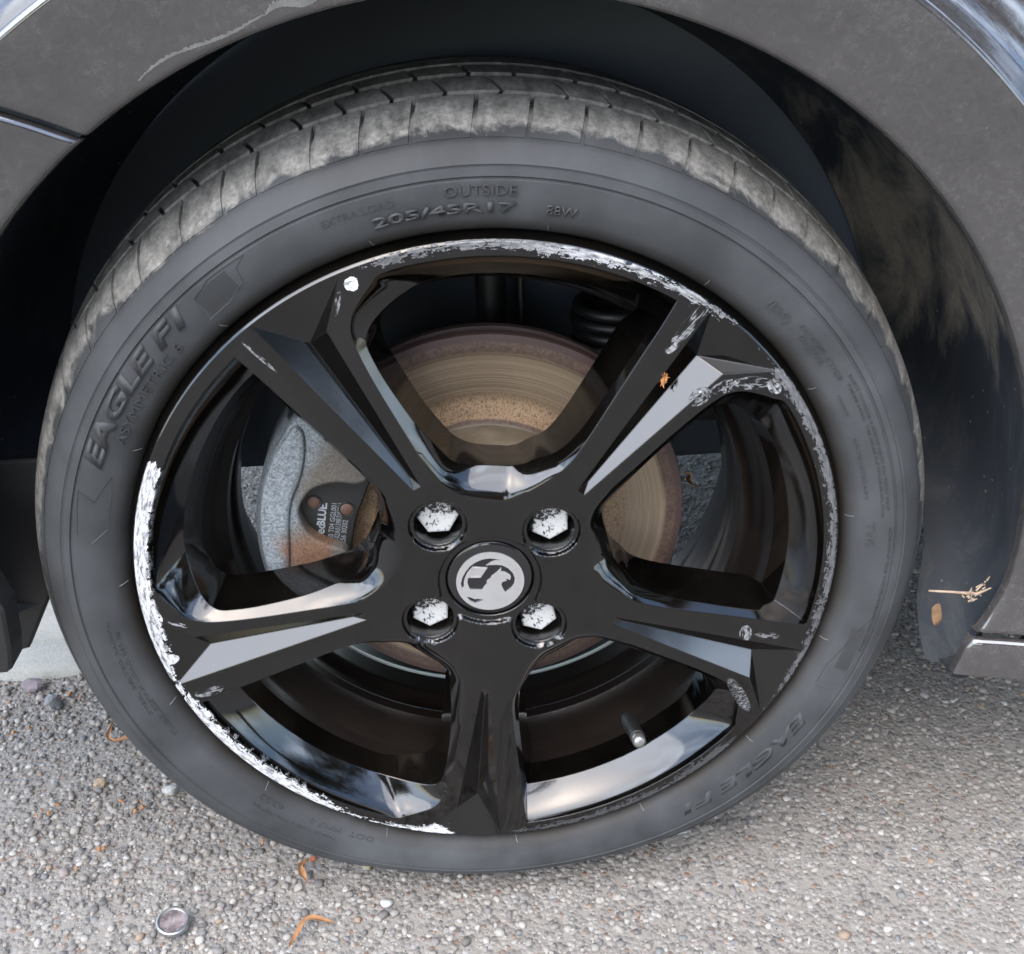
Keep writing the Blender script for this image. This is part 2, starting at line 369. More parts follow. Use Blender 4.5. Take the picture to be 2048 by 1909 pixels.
def lathe(prof, seg=256, a0=0, a1=360, cx=0, cz=0):
    """profile [(r, y)] swept about the Y axis"""
    full = abs(a1 - a0) >= 360
    A = np.radians(np.linspace(a0, a1, seg, endpoint=not full)); n = len(prof); V = []; F = []
    for a in A:
        ca, sa = math.cos(a), math.sin(a)
        for r, y in prof: V.append((cx + r * ca, y, cz + r * sa))
    m = len(A)
    for i in range(m if full else m - 1):
        j = (i + 1) % m
        for q in range(n - 1):
            F.append((i * n + q, i * n + q + 1, j * n + q + 1, j * n + q))
    return V, F

def refine(prof, step=2.0):
    o = []
    for (a, b), (c, d_) in zip(prof, prof[1:]):
        n = max(1, int(math.hypot(c - a, d_ - b) / step))
        for i in range(n): o.append((a + (c - a) * i / n, b + (d_ - b) * i / n))
    return o + [prof[-1]]

def prism(poly, y0, y1, holes=()):
    """polygon in XZ (mm) extruded from y0 (front) to y1"""
    loops = [list(poly)] + [list(h) for h in holes]
    flat = [p for l in loops for p in l]
    tris = tessellate_polygon([[Vector((x, z, 0)) for x, z in l] for l in loops])
    n = len(flat); V = [(x, y0, z) for x, z in flat] + [(x, y1, z) for x, z in flat]
    F = [tuple(t) for t in tris] + [tuple(i + n for i in reversed(t)) for t in tris]
    s = 0
    for l in loops:
        m = len(l)
        for i in range(m):
            j = (i + 1) % m; F.append((s + i, s + j, n + s + j, n + s + i))
        s += m
    return V, F

def tube(pts, rad, seg=8, closed_caps=True):
    """pts mm; rad scalar or list"""
    P = [Vector(p) for p in pts]; n = len(P); V = []; F = []
    rad = rad if hasattr(rad, '__len__') else [rad] * n
    for i, p in enumerate(P):
        t = (P[min(i + 1, n - 1)] - P[max(i - 1, 0)]).normalized()
        u = t.cross(Vector((0.13, .2, .97)));
        if u.length < .05: u = t.cross(Vector((1, 0, 0)))
        u.normalize(); w = t.cross(u)
        for s in range(seg):
            a = 2 * PI * s / seg; V.append(tuple(p + (u * math.cos(a) + w * math.sin(a)) * rad[i]))
    for i in range(n - 1):
        for s in range(seg):
            s2 = (s + 1) % seg; F.append((i * seg + s, i * seg + s2, (i + 1) * seg + s2, (i + 1) * seg + s))
    if closed_caps:
        F.append(tuple(reversed(range(seg)))); F.append(tuple(range((n - 1) * seg, n * seg)))
    return V, F

def merge(parts):
    V = []; F = []
    for v, f in parts:
        k = len(V); V += list(v); F += [tuple(i + k for i in q) for q in f]
    return V, F

def boxm(x0, x1, y0, y1, z0, z1): 
    V = [(x, y, z) for x in (x0, x1) for y in (y0, y1) for z in (z0, z1)]
    return V, [(0, 1, 3, 2), (4, 6, 7, 5), (0, 4, 5, 1), (2, 3, 7, 6), (0, 2, 6, 4), (1, 5, 7, 3)]

def fixn(o):
    bm = bmesh.new(); bm.from_mesh(o.data); bmesh.ops.recalc_face_normals(bm, faces=bm.faces); bm.to_mesh(o.data); bm.free(); return o

# ================================================================== GROUND
def ground():
    V = []; F = []
    xs = [-60, -8, -1.2, 1.2, 8, 60]; ys = [-60, -8, -.9, 1.6, 8, 60]
    for y in ys:
        for x in xs: V.append((x, y, 0))
    n = len(xs)
    for j in range(len(ys) - 1):
        for i in range(n - 1): F.append((j * n + i, j * n + i + 1, (j + 1) * n + i + 1, (j + 1) * n + i))
    struct(tri_mesh('road', V, F, G['asphalt'], scale=1))
ground()
# pale concrete strip that runs in under the car on the left
def slab(x0, x1, y0, y1, name='concrete_kerb'):
    rx = np.linspace(x0, x1, 40); V = []; F = []
    for i, x in enumerate(rx):
        e = y0 + 5 * math.sin(x * .045) + random.uniform(-1.5, 1.5)
        V += [(x, e - 3, -2), (x, e, 7), (x, e + 6, 11), (x, y1 - 4, 11), (x, y1, 5), (x, y1, -2)]
    for i in range(len(rx) - 1):
        for q in range(5): F.append((i * 6 + q, i * 6 + 6 + q, i * 6 + 7 + q, i * 6 + 1 + q))
    o = fixn(tri_mesh(name, V, F, G['concrete'], smooth=40)); return struct(o)
slab(-1500, -352, 313, 362); slab(-1500, -350, 366, 560)

def gravel(n, box, smin, smax, zlift, seed, power=2.2, fade=.06):
    g = np.random.default_rng(seed)
    bm = bmesh.new(); bmesh.ops.create_icosphere(bm, subdivisions=1, radius=1)
    bv = np.array([v.co[:] for v in bm.verts]); bf = np.array([[v.index for v in f.verts] for f in bm.faces]); bm.free()
    x = g.uniform(box[0], box[1], n); y = g.uniform(box[2], box[3], n)
    # density thins out unevenly towards the edges of the patch
    u = np.minimum((x - box[0]) / (box[1] - box[0]), 1 - (x - box[0]) / (box[1] - box[0])); w2 = np.minimum((y - box[2]) / (box[3] - box[2]), 1 - (y - box[2]) / (box[3] - box[2]))
    den = np.clip(np.minimum(u, w2) / fade, 0, 1) * (.75 + .25 * np.sin(x * .021 + 2 * np.sin(y * .017)))
    keep = ~((x < -350) & (y > 309) & (y < 562)) & (g.random(n) < den); x, y = x[keep], y[keep]; n = len(x)
    s = smin + (smax - smin) * g.random(n) ** power
    sc = np.stack([s * g.uniform(.75, 1.3, n), s * g.uniform(.7, 1.15, n), s * g.uniform(.45, .8, n)], 1) / 2
    a = g.uniform(0, 2 * PI, n); ca, sa = np.cos(a), np.sin(a)
    q4 = g.normal(size=(n, 4)); q4 /= np.linalg.norm(q4, axis=1)[:, None]; w_, x_, y_, z_ = q4.T
    RM = np.stack([1 - 2 * (y_ * y_ + z_ * z_), 2 * (x_ * y_ - z_ * w_), 2 * (x_ * z_ + y_ * w_), 2 * (x_ * y_ + z_ * w_), 1 - 2 * (x_ * x_ + z_ * z_), 2 * (y_ * z_ - x_ * w_), 2 * (x_ * z_ - y_ * w_), 2 * (y_ * z_ + x_ * w_), 1 - 2 * (x_ * x_ + y_ * y_)], 1).reshape(n, 3, 3)
    v = np.einsum('nij,kj->nki', RM, bv) * (1 + g.uniform(-.22, .22, (n, len(bv), 1)))
    v = np.clip(v, -g.uniform(.35, .7, (n, 1, 3)), g.uniform(.35, .7, (n, 1, 3))) * 1.5                            # flat facets, like crushed stone
    v = v * sc[:, None]
    tilt = g.uniform(-.4, .4, n); ct, stt = np.cos(tilt), np.sin(tilt)
    X, Yy, Zz = v[..., 0], v[..., 1], v[..., 2]
    Yy, Zz = Yy * ct[:, None] - Zz * stt[:, None], Yy * stt[:, None] + Zz * ct[:, None]
    X, Yy = X * ca[:, None] - Yy * sa[:, None], X * sa[:, None] + Yy * ca[:, None]
    Z0 = sc[:, 2] * g.uniform(zlift[0], zlift[1], n)
    P = np.stack([X + x[:, None], Yy + y[:, None], Zz + Z0[:, None]], 2).reshape(-1, 3) * .001
    Fc = (bf[None] + (np.arange(n) * len(bv))[:, None, None]).reshape(-1, 3)
    me = bpy.data.meshes.new('gravel'); me.vertices.add(len(P)); me.vertices.foreach_set('co', P.ravel())
    me.loops.add(Fc.size); me.loops.foreach_set('vertex_index', Fc.ravel().astype(np.int32))
    me.polygons.add(len(Fc)); me.polygons.foreach_set('loop_start', np.arange(0, Fc.size, 3, dtype=np.int32)); me.polygons.foreach_set('loop_total', np.full(len(Fc), 3, np.int32))
    me.update(); me.materials.append(G['stones']); return me
g1 = link('gravel', gravel(88000, (-760, 860, -270, 960), 2.0, 8.0, (-.5, .2), 3, 3.2))
tag(g1, 'grey and beige stone chippings set in the worn asphalt', 'gravel', kind='stuff')
g2 = link('loose_grit', gravel(11000, (-820, 120, -170, 450), 2.4, 8.2, (.0, .65), 5, 2.6, .34))
tag(g2, 'loose angular grey chippings scattered on the asphalt left of the tyre', 'grit', kind='stuff')

# ================================================================== CAR ROOT
car = bpy.data.objects.new('black_car', None); COL.objects.link(car); car.location = (0.9, 0.75, 0)
tag(car, 'black car with a kerb-scraped gloss black five-spoke wheel', 'car')

# ------------------------------------------------------------------ wheel rim: lip and barrel
rim_prof = [(231, 20), (232.6, 15), (232.6, 10), (231.6, 6.5), (229.6, 2.6), (228.4, .8), (227, 0.0)]
barrel_prof = [(196, 38), (194.5, 50), (191.5, 58), (190, 64), (186, 72), (182.5, 76), (181.5, 84), (184.5, 88), (184, 96), (180, 104), (180, 124), (186, 134), (187, 150), (191, 156), (196, 170), (199, 190), (207, 196), (216, 199), (220, 205)]
V, F = lathe(refine(rim_prof, 1.2), 360); rim = tri_mesh('wheel_rim', V, F, G['wheel'], car, WC, smooth=50)
V, F = lathe(refine(barrel_prof, 4), 256); tri_mesh('rim_barrel', V, F, G['barrel'], rim, WC, smooth=30)

# ------------------------------------------------------------------ wheel face: windows, spokes and hub from one triangulation
# one window, polar control points (psi, r, Y) for: front edge / wall top / wall foot.  psi = 0 is the window's middle
WT = [((0, 61, -1.5), (80, 0, 12), (81.5, 0)), ((13, 63, -1.6), (80.5, 8, 12), (82, 8)), ((23, 69.5, -2), (82, 16, 12), (84.5, 14.5)),
      ((29, 81, -2.6), (86.5, 21.5, 11), (90, 19.5)), ((31, 93, -3), (96, 24.5, 9.5), (98, 22.5)), ((31.6, 120, -2.5), (120, 28.2, 5.5), (120, 26.3)),
      ((32, 150, -1.7), (150, 30, 4), (151, 28.2)), ((31.9, 175, -1.1), (173, 30.3, 4), (170, 28.6)), ((31.3, 191, -.7), (183, 29.8, 5.5), (179, 28)),
      ((29.8, 201, -.45), (189.5, 28, 9), (185, 26.5)), ((27.4, 208, -.3), (194.5, 24.8, 14), (189, 23.8)), ((24.9, 214, -.1), (198.5, 21, 19), (193, 21)),
      ((22.6, 218.6, .2), (201, 17.5, 22), (196, 17.5)), ((14, 219, .3), (202, 12, 22.5), (196, 12)), ((4, 219, .3), (202, 3, 22.5), (196, 3)), ((-6, 219, .3), (202, -6, 22.5), (196, -6)), ((-15, 219, .3), (202, -15, 22.5), (196, -15)),
      ((-23, 219, .3), (201, -22.2, 21.5), (195.5, -21.6)),
      ((-23.1, 206, -.3), (195, -22.3, 12), (189, -20.6)), ((-23.1, 190, -.8), (186, -22, 5), (181, -19.8)), ((-23, 156, -1.6), (156, -21.7, 3.8), (156, -19.4)),
      ((-22.9, 120, -2.5), (117, -20.6, 5.2), (117, -18.0)), ((-22.0, 100, -3), (98, -17.6, 8.5), (98, -15.2)), ((-18.8, 86, -2.7), (88.5, -12, 11.3), (90, -10.4)), ((-13.5, 74, -2.2), (83, -7.5, 12), (84.4, -6.6)), ((-7, 66, -1.7), (80.8, -3.5, 12), (82.2, -3.2))]
CORNER = 17
def spline_loop(idx):
    pts = []
    for e in WT:
        a = e[idx]
        if idx == 0: pts.append(a)
        elif idx == 1: pts.append((a[1], a[0], a[2]))
        else: pts.append((a[1], a[0], 38.0))
    n = len(pts); pts = np.array(pts, float); SUB = 7; out = []
    for s in range(n):
        i = s; p1, p2 = pts[i], pts[(i + 1) % n]
        p0 = pts[(i - 1) % n] if i != CORNER else p1 * 2 - p2
        p3 = pts[(i + 2) % n] if (i + 1) % n != CORNER else p2 * 2 - p1
        for q in range(SUB):
            t = q / SUB
            h = .5 * ((2 * p1) + (-p0 + p2) * t + (2 * p0 - 5 * p1 + 4 * p2 - p3) * t * t + (-p0 + 3 * p1 - 3 * p2 + p3) * t ** 3)
            out.append(h)
    return np.array(out)
L0, L1, L2 = spline_loop(0), spline_loop(1), spline_loop(2)
def cart(psi, r, base): a = np.radians(psi + base); return r * np.cos(a), r * np.sin(a)
SPOKES = [45.5, 117.5, 189.5, 261.5, 333.5]
WINS = [s + 36 for s in SPOKES]
BOLTS = [(51.6 * math.cos(R(a)) - 1.6, 51.6 * math.sin(R(a)) + 5.0) for a in (38, 127.4, 217.6, 307.4)]
CAPC = (-1.6, 1.6)
def armY(r): return np.interp(r, [0, 60, 95, 219, 227], [-1.5, -1.5, -3, .25, 0])
def recess(x, z):
    d0 = np.hypot(x - CAPC[0], z - CAPC[1]) - 33.5
    d1 = np.min([np.hypot(x - bx, z - bz) - 18.2 for bx, bz in BOLTS], axis=0)
    k = 5.; h = np.clip(.5 + .5 * (d1 - d0) / k, 0, 1); d_ = d1 * (1 - h) + d0 * h - k * h * (1 - h)
    t = np.clip((d_ + .8) / 1.7, 0, 1); return 3.2 * (1 - t * t * (3 - 2 * t))
WELL = 16.4
def inpoly(px, py, poly):
    x, y = poly[:, 0], poly[:, 1]; x2, y2 = np.roll(x, -1), np.roll(y, -1); c = np.zeros(len(px), bool)
    for a, b, a2, b2 in zip(x, y, x2, y2):
        m = ((b > py) != (b2 > py)); 
        if b2 != b: c ^= m & (px < (a2 - a) * (py - b) / (b2 - b) + a)
    return c

P2 = []; H = []; E = []
def addp(x, z, h): P2.append((float(x), float(z))); H.append(float(h)); return len(P2) - 1
polys0 = []; polys1 = []
def bolt_clear(x, z, m=.5): return all(math.hypot(x - bx, z - bz) > WELL + m for bx, bz in BOLTS)
for wv in WINS:
    c0 = [cart(p[0], p[1], wv) for p in L0]; c1 = [cart(p[0], p[1], wv) for p in L1]
    polys0.append(np.array(c0)); polys1.append(np.array(c1)); n = len(c0)
    i0 = []; 
    for j, (c, p) in enumerate(zip(c0, L0)):
        if not bolt_clear(*c): i0.append(None); continue
        i0.append(addp(c[0], c[1], p[2] + recess(c[0], c[1])))
    i1 = [addp(c[0], c[1], p[2]) for c, p in zip(c1, L1)]
    for j in range(n):
        k2 = (j + 1) % n
        if i0[j] is not None and i0[k2] is not None: E.append((i0[j], i0[k2]))
        E.append((i1[j], i1[k2]))
    # rows between front edge and wall top
    prev = {}
    first = {}
    for j in range(n):
        cur = {}
        r0 = L0[j][1]; wgt = np.clip((125 - r0) / 40, 0, 1)
        width = math.hypot(c0[j][0] - c1[j][0], c0[j][1] - c1[j][1])
        rows = (.12, .24, .36, .48, .6, .7, .8, .88, .94, .98) if width > 9 and r0 < 130 else ((.3, .6, .85) if r0 < 150 else ())
        if r0 > 190 and r0 <= 219.5: rows = (.06, .14, .24, .35, .47, .6, .73, .87)
        for v in rows:
            x = c0[j][0] * (1 - v) + c1[j][0] * v; z = c0[j][1] * (1 - v) + c1[j][1] * v
            if not bolt_clear(x, z): continue
            f = v * (1 - wgt) + v ** 1.65 * wgt
            if r0 > 190: f = v ** .68
            h = L0[j][2] + (L1[j][2] - L0[j][2]) * f
            pid = addp(x, z, h + recess(x, z) * (1 - v)); cur[v] = pid
            if r0 > 150:
                E.append((i0[j] if v == rows[0] else lastp, pid)); lastp = pid
                if v == rows[-1]: E.append((pid, i1[j]))
            if v in prev: E.append((prev[v], pid))
        if j == 0: first = cur
        prev = cur
    for v in prev:
        if v in first: E.append((prev[v], first[v]))
# outer circle
oc = [addp(227 * math.cos(t), 227 * math.sin(t), 0) for t in np.radians(np.arange(0, 360, 1.0))]
for i in range(len(oc)): E.append((oc[i], oc[(i + 1) % len(oc)]))
# grooves
def rot2(x, y, b): c, s = math.cos(R(b)), math.sin(R(b)); return x * c - y * s, x * s + y * c
groove_polys = []
for s in SPOKES:
    A = (226.9 * math.cos(R(7.7)), 226.9 * math.sin(R(7.7))); B = (226.9 * math.cos(R(-7.7)), 226.9 * math.sin(R(-7.7)))
    T = (95, 4.824); T1 = (86.5, 7.2); T2 = (86.5, 1.4); Vv = (196, 10.5); Wp = (200, -5)
    f = {}
    for nm, q, h in (('A', A, 0.02), ('B', B, 0.02), ('T', T, 0.553), ('T1', T1, -2.8), ('T2', T2, -2.8), ('V', Vv, 11.5), ('W', Wp, -.4)):
        x, z = rot2(q[0], q[1], s); f[nm] = addp(x, z, h)
    for e in ('A T1', 'T1 T2', 'T1 T', 'T2 T', 'T V', 'A V', 'T2 W', 'W B', 'V B'):
        a_, b_ = e.split(); E.append((f[a_], f[b_]))
    groove_polys.append(np.array([rot2(*q, s) for q in (A, T, Wp, B)]))
# hub field
g = np.arange(-84, 84, .85); gx, gz = np.meshgrid(g, g); gx = gx + (np.arange(len(g)) % 2)[:, None] * .42
gx, gz = gx.ravel(), gz.ravel(); m = np.hypot(gx, gz) < 82
for p in polys0: m &= ~inpoly(gx, gz, p)
for bx, bz in BOLTS: m &= np.hypot(gx - bx, gz - bz) > WELL + .5
m &= np.hypot(gx - CAPC[0], gz - CAPC[1]) > 29.4 + .4
for p in polys0:
    dd = np.min(np.hypot(gx[:, None] - p[None, :, 0], gz[:, None] - p[None, :, 1]), axis=1); m &= dd > .6
gx, gz = gx[m], gz[m]; gh = armY(np.hypot(gx, gz)) + recess(gx, gz)
for x, z, h in zip(gx, gz, gh): addp(x, z, h)
# wells and cap seat
def base_h(x, z):
    """front height near the hub including the roll-over into the windows"""
    r = math.hypot(x, z); th = math.degrees(math.atan2(z, x)); best = float(armY(r))
    for wv, p0, p1 in zip(WINS, polys0, polys1):
        if inpoly(np.array([x]), np.array([z]), p0)[0]:
            d0 = float(np.min(np.hypot(p0[:, 0] - x, p0[:, 1] - z))); d1 = float(np.min(np.hypot(p1[:, 0] - x, p1[:, 1] - z)))
            v = d0 / (d0 + d1); return best + 13.5 * v ** 1.65 + recess(x, z) * (1 - v)
    return best + recess(x, z)
wells = []
for bx, bz in BOLTS:
    ring = []
    for t in np.radians(np.arange(0, 360, 6)):
        x, z = bx + WELL * math.cos(t), bz + WELL * math.sin(t); ring.append(addp(x, z, base_h(x, z)))
    for i in range(60): E.append((ring[i], ring[(i + 1) % 60]))
    wells.append(ring)
capr = []
for t in np.radians(np.arange(0, 360, 3)):
    x, z = CAPC[0] + 29.2 * math.cos(t), CAPC[1] + 29.2 * math.sin(t); capr.append(addp(x, z, float(armY(0) + recess(x, z))))
for i in range(120): E.append((capr[i], capr[(i + 1) % 120]))
res = delaunay_2d_cdt([Vector(p) for p in P2], E, [], 0, 1e-4)
vv, faces, origs = res[0], res[2], res[3]
NH = np.zeros(len(vv))
XY = np.array([(v.x, v.y) for v in vv])
for i, o_ in enumerate(origs):
    if o_: NH[i] = H[o_[0]]
    else: NH[i] = float(armY(np.hypot(*XY[i])))
T3 = np.array([tuple(f) for f in faces]); C = XY[T3].mean(1); keep = np.hypot(C[:, 0], C[:, 1]) < 227
for p in polys1: keep &= ~inpoly(C[:, 0], C[:, 1], p)
for bx, bz in BOLTS: keep &= np.hypot(C[:, 0] - bx, C[:, 1] - bz) > WELL - .05
keep &= np.hypot(C[:, 0] - CAPC[0], C[:, 1] - CAPC[1]) > 29.1
T3 = T3[keep]; C = C[keep]
V3 = [(x, h, z) for (x, z), h in zip(XY, NH)]; F3 = [tuple(t) for t in T3]
# orient towards -Y
def orient(F, V):
    o = []
    for f in F:
        a, b, c = (Vector(V[i]) for i in f[:3])
        o.append(tuple(reversed(f)) if (b - a).cross(c - a).y > 0 else tuple(f))
    return o
F3 = orient(F3, V3)
cls = []
for (x, z) in C:
    r = math.hypot(x, z)
    if r < 76: cls.append('h')
    else:
        th = (math.degrees(math.atan2(z, x)) - 45.5 + 36) % 360; cls.append(int(th // 72))
# window walls join the same surface
nv = len(V3); wallF = []
for wi, wv in enumerate(WINS):
    n = len(L1); b = len(V3)
    LV = [.0, .04, .3, .65, 1.]
    for v in LV:
        for j in range(n):
            x1, z1 = cart(L1[j][0], L1[j][1], wv); x2, z2 = cart(L2[j][0], L2[j][1], wv)
            V3.append((x1 + (x2 - x1) * v, L1[j][2] + (38 - L1[j][2]) * v, z1 + (z2 - z1) * v))
    for q in range(len(LV) - 1):
        for j in range(n):
            k2 = (j + 1) % n; F3.append((b + q * n + j, b + q * n + k2, b + (q + 1) * n + k2, b + (q + 1) * n + j))
            mx = (V3[b + j][0] + V3[b + n + j][0]) / 2; mz = (V3[b + j][2] + V3[b + n + j][2]) / 2; r = math.hypot(mx, mz)
            if r < 76: cls.append('h')
            else: cls.append(int(((math.degrees(math.atan2(mz, mx)) - 45.5 + 36) % 360) // 72))
for bi, (bx, bz) in enumerate(BOLTS):
    b = len(V3); ring = wells[bi]
    lv = [(0, 0), (.3, .9), (.9, 3), (1.6, 10), (2.2, 20), (2.2, 21), (16, 21)]
    for dr, y in lv:
        for q in range(60):
            t = R(q * 6); h0 = base_h(bx + WELL * math.cos(t), bz + WELL * math.sin(t))
            V3.append((bx + (WELL - dr) * math.cos(t), h0 + (max(h0 + .1, y - 1) - h0) * (1 if y else 0), bz + (WELL - dr) * math.sin(t)))
    for l in range(len(lv) - 1):
        for q in range(60):
            q2 = (q + 1) % 60; F3.append((b + l * 60 + q, b + (l + 1) * 60 + q, b + (l + 1) * 60 + q2, b + l * 60 + q2)); cls.append('h')
b = len(V3)
for dr, y in ((0, 1.4), (.6, 2.4), (1.0, 8)):
    for q in range(120):
        t = R(q * 3); V3.append((CAPC[0] + (29.2 - dr) * math.cos(t), y, CAPC[1] + (29.2 - dr) * math.sin(t)))
for l in range(2):
    for q in range(120):
        q2 = (q + 1) % 120; F3.append((b + l * 120 + q, b + (l + 1) * 120 + q, b + (l + 1) * 120 + q2, b + l * 120 + q2)); cls.append('h')
# weld, smooth normals on the whole face, then split into hub and spokes keeping the normals
full = bpy.data.meshes.new('face'); full.from_pydata([tuple(c * .001 for c in v) for v in V3], [], F3); full.update()
bm = bmesh.new(); bm.from_mesh(full)
lay = bm.faces.layers.int.new('c'); bm.faces.ensure_lookup_table()
for f, c in zip(bm.faces, cls): f[lay] = 9 if c == 'h' else c
bmesh.ops.remove_doubles(bm, verts=bm.verts, dist=3e-6)
bmesh.ops.recalc_face_normals(bm, faces=bm.faces)
if sum(f.normal.y * f.calc_area() for f in bm.faces) > 0: bmesh.ops.reverse_faces(bm, faces=bm.faces)
bm.to_mesh(full); bm.free()
full.shade_smooth(); full.set_sharp_from_angle(angle=R(19))
cn = np.zeros(len(full.loops) * 3, np.float32); full.corner_normals.foreach_get('vector', cn); cn = cn.reshape(-1, 3)
cids = np.zeros(len(full.polygons), np.int32); full.attributes['c'].data.foreach_get('value', cids)
for part in [9, 0, 1, 2, 3, 4]:
    used = {}; Vp = []; Fp = []; Np = []
    for p in full.polygons:
        if cids[p.index] != part: continue
        f = []
        for li in p.loop_indices:
            vi = full.loops[li].vertex_index
            if vi not in used: used[vi] = len(Vp); Vp.append(full.vertices[vi].co[:])
            f.append(used[vi]); Np.append(tuple(cn[li]))
        Fp.append(f)
    me = bpy.data.meshes.new('hub' if part == 9 else 'spoke'); me.from_pydata(Vp, [], Fp); me.update(); me.materials.append(G['wheel'])
    me.shade_smooth(); me.normals_split_custom_set(Np)
    link('hub' if part == 9 else 'spoke', me, rim, WC)
bpy.data.meshes.remove(full)

# ------------------------------------------------------------------ bolts, cap, emblem, valve
def hexbolt():
    rr = 13.7; V = []; F = []
    lv = [(rr * .0, 11.0), (rr * .9, 11.0), (rr * .985, 11.6), (rr, 12.6), (rr, 21)]
    for r_, y in lv:
        for q in range(6):
            a = R(60 * q); V.append((r_ * math.cos(a), y, r_ * math.sin(a)))
    for l in range(len(lv) - 1):
        for q in range(6):
            q2 = (q + 1) % 6; F.append((l * 6 + q, (l + 1) * 6 + q, (l + 1) * 6 + q2, l * 6 + q2))
    return V, F
V, F = hexbolt()
bo = None
for (bx, bz), rt, lb in zip(BOLTS, (30, 0, 25, 40), ('silver bolt cover with black flaked speckles all over', 'silver bolt cover with flaked top edge', 'silver bolt cover with chipped top edge', 'silver bolt cover speckled along its top')):
    lo = (WC[0] + bx * .001, 0, WC[2] + bz * .001)
    if bo is None: bo = fixn(tri_mesh('wheel_bolt', V, F, G['bolt'], rim, lo)); o = bo
    else: o = bo.copy(); COL.objects.link(o); o.location = Vector(lo) - wloc(rim)
    o.rotation_euler = (0, -R(rt), 0); o['label'] = lb
    if bx > 0 and bz > 0:      # the heavily speckled one
        o.data = bo.data.copy(); mm = G['bolt'].copy(); mm.name = 'speckled_bolt_cover'
        for nd in mm.node_tree.nodes:
            if nd.type == 'MAP_RANGE' and abs(nd.inputs['From Min'].default_value - .68) < 1e-4: nd.inputs['From Min'].default_value = .44; nd.inputs['From Max'].default_value = .49
        o.data.materials[0] = mm
prof = [(0, 1.3), (10, 1.35), (20, 1.7), (25, 2.2), (27.4, 2.7), (28.1, 3.3), (28.2, 8)]
V, F = lathe(prof, 120, cx=CAPC[0], cz=CAPC[1]); fixn(tri_mesh('centre_cap', V, F, G['cap'], rim, WC, smooth=50))
H1 = [(6.2, 16.6), (2.8, 16.4), (-0.7, 15.1), (-3.7, 13.1), (-0.7, 13.2), (3.5, 13.0), (6.9, 12.3), (10.7, 9.7), (13.5, 5.9), (14.7, 1.7), (14.1, -2.3), (11.9, -5.8), (8.1, -8.9), (6.7, -5.9), (5.7, -2.7), (6.4, -0.7), (8.0, -0.1), (9.7, 0.3), (8.4, 1.3), (10.2, 1.5), (11.3, 0.4), (12.2, 3.0), (11.6, 4.8), (10.3, 5.8), (8.8, 7.0), (6.1, 7.8), (5.4, 7.5), (6.2, 10.6), (2.9, 7.2), (-0.7, 4.4), (-1.2, 2.9), (-3.4, 1.6), (-4.0, 0.2), (-3.4, -0.6), (-5.8, -3.4), (-7.1, -5.8), (-14.5, -5.1), (-15.6, -3.2), (-16.4, 0.5), (-15.9, 4.2), (-7.6, 3.7), (-2.8, 11.2), (-12.7, 12.5), (-15.9, 8.6), (-17.8, 4.7), (-18.8, 1.2), (-18.9, -2.9), (-20.4, -3.3), (-20.7, 0.3), (-19.5, 4.8), (-17.1, 9.3), (-14.0, 13.3), (-10.0, 16.1), (-5.7, 17.8), (-1.4, 18.3), (2.8, 17.6)]
H2 = [(-17.6, -10.8), (-15.2, -11.0), (-12.2, -12.8), (-10.1, -12.6), (-6.2, -13.8), (-7.1, -14.5), (-11.5, -16.1), (-14.9, -14.2)]
# griffin disc: outer circle with the two open areas cut out
circ = [(-1.5 + 22.3 * math.cos(t), .2 + 22.3 * math.sin(t)) for t in np.linspace(0, 2 * PI, 96, endpoint=False)]
V, F = prism(circ, .55, 2.4, [H1, H2]); fixn(tri_mesh('emblem', V, F, G['chrome'], rim, WC))
# raised details on the emblem: flag inset edge, beak, feather lines
det = []
def ribbon(pts, w, y=.3, y1=.7):
    out = []
    for (x0, z0), (x1, z1) in zip(pts, pts[1:]):
        d_ = math.hypot(x1 - x0, z1 - z0) or 1; nx, nz = -(z1 - z0) / d_ * w / 2, (x1 - x0) / d_ * w / 2
        out.append(prism([(x0 + nx, z0 + nz), (x1 + nx, z1 + nz), (x1 - nx, z1 - nz), (x0 - nx, z0 - nz)], y, y1))
    return out
det += ribbon([(-15.2, 5.0), (-8.1, 4.5), (-4.2, 10.6), (-12.3, 11.7), (-15.2, 5.0)], .8)
det += ribbon([(7.2, 16.4), (12.5, 13), (16.6, 7.5), (17.8, 0), (15.5, -7), (11.5, -11.5)], .35)
det += ribbon([(2.6, 6.5), (2.2, 3.5)], .35); det += ribbon([(6.3, 5.8), (9, 5.4)], .3)
for a in range(5): det += ribbon([(-1 + a * 2.2, -7 - a * 1.2), (3 + a * 1.6, -15 - a * .2)], .25)
V, F = merge(det); fixn(tri_mesh('emblem_detail', V, F, G['chrome'], rim, WC))

vb = [(rr_ * 1., y) for rr_, y in ((0, -16), (4.0, -16), (4.8, -15), (4.8, -9), (5.8, -8.6), (5.8, 0), (6.8, 2), (8, 10), (9, 20), (10.5, 22))]
V, F = lathe(vb, 24); vo = fixn(tri_mesh('valve_stem', V, F, G['rubber'], rim, (.1035, .036, AXZ - .1685), smooth=40)); vo.rotation_euler = (R(-14), 0, R(2))
V, F = lathe([(0, -18.2), (2.8, -18.2), (4.0, -17.4), (5.1, -16.0), (5.1, -11)], 24); vo = fixn(tri_mesh('valve_cap', V, F, G['pinecap'], rim, (.1035, .036, AXZ - .1685), smooth=40)); vo.rotation_euler = (R(-14), 0, R(2))

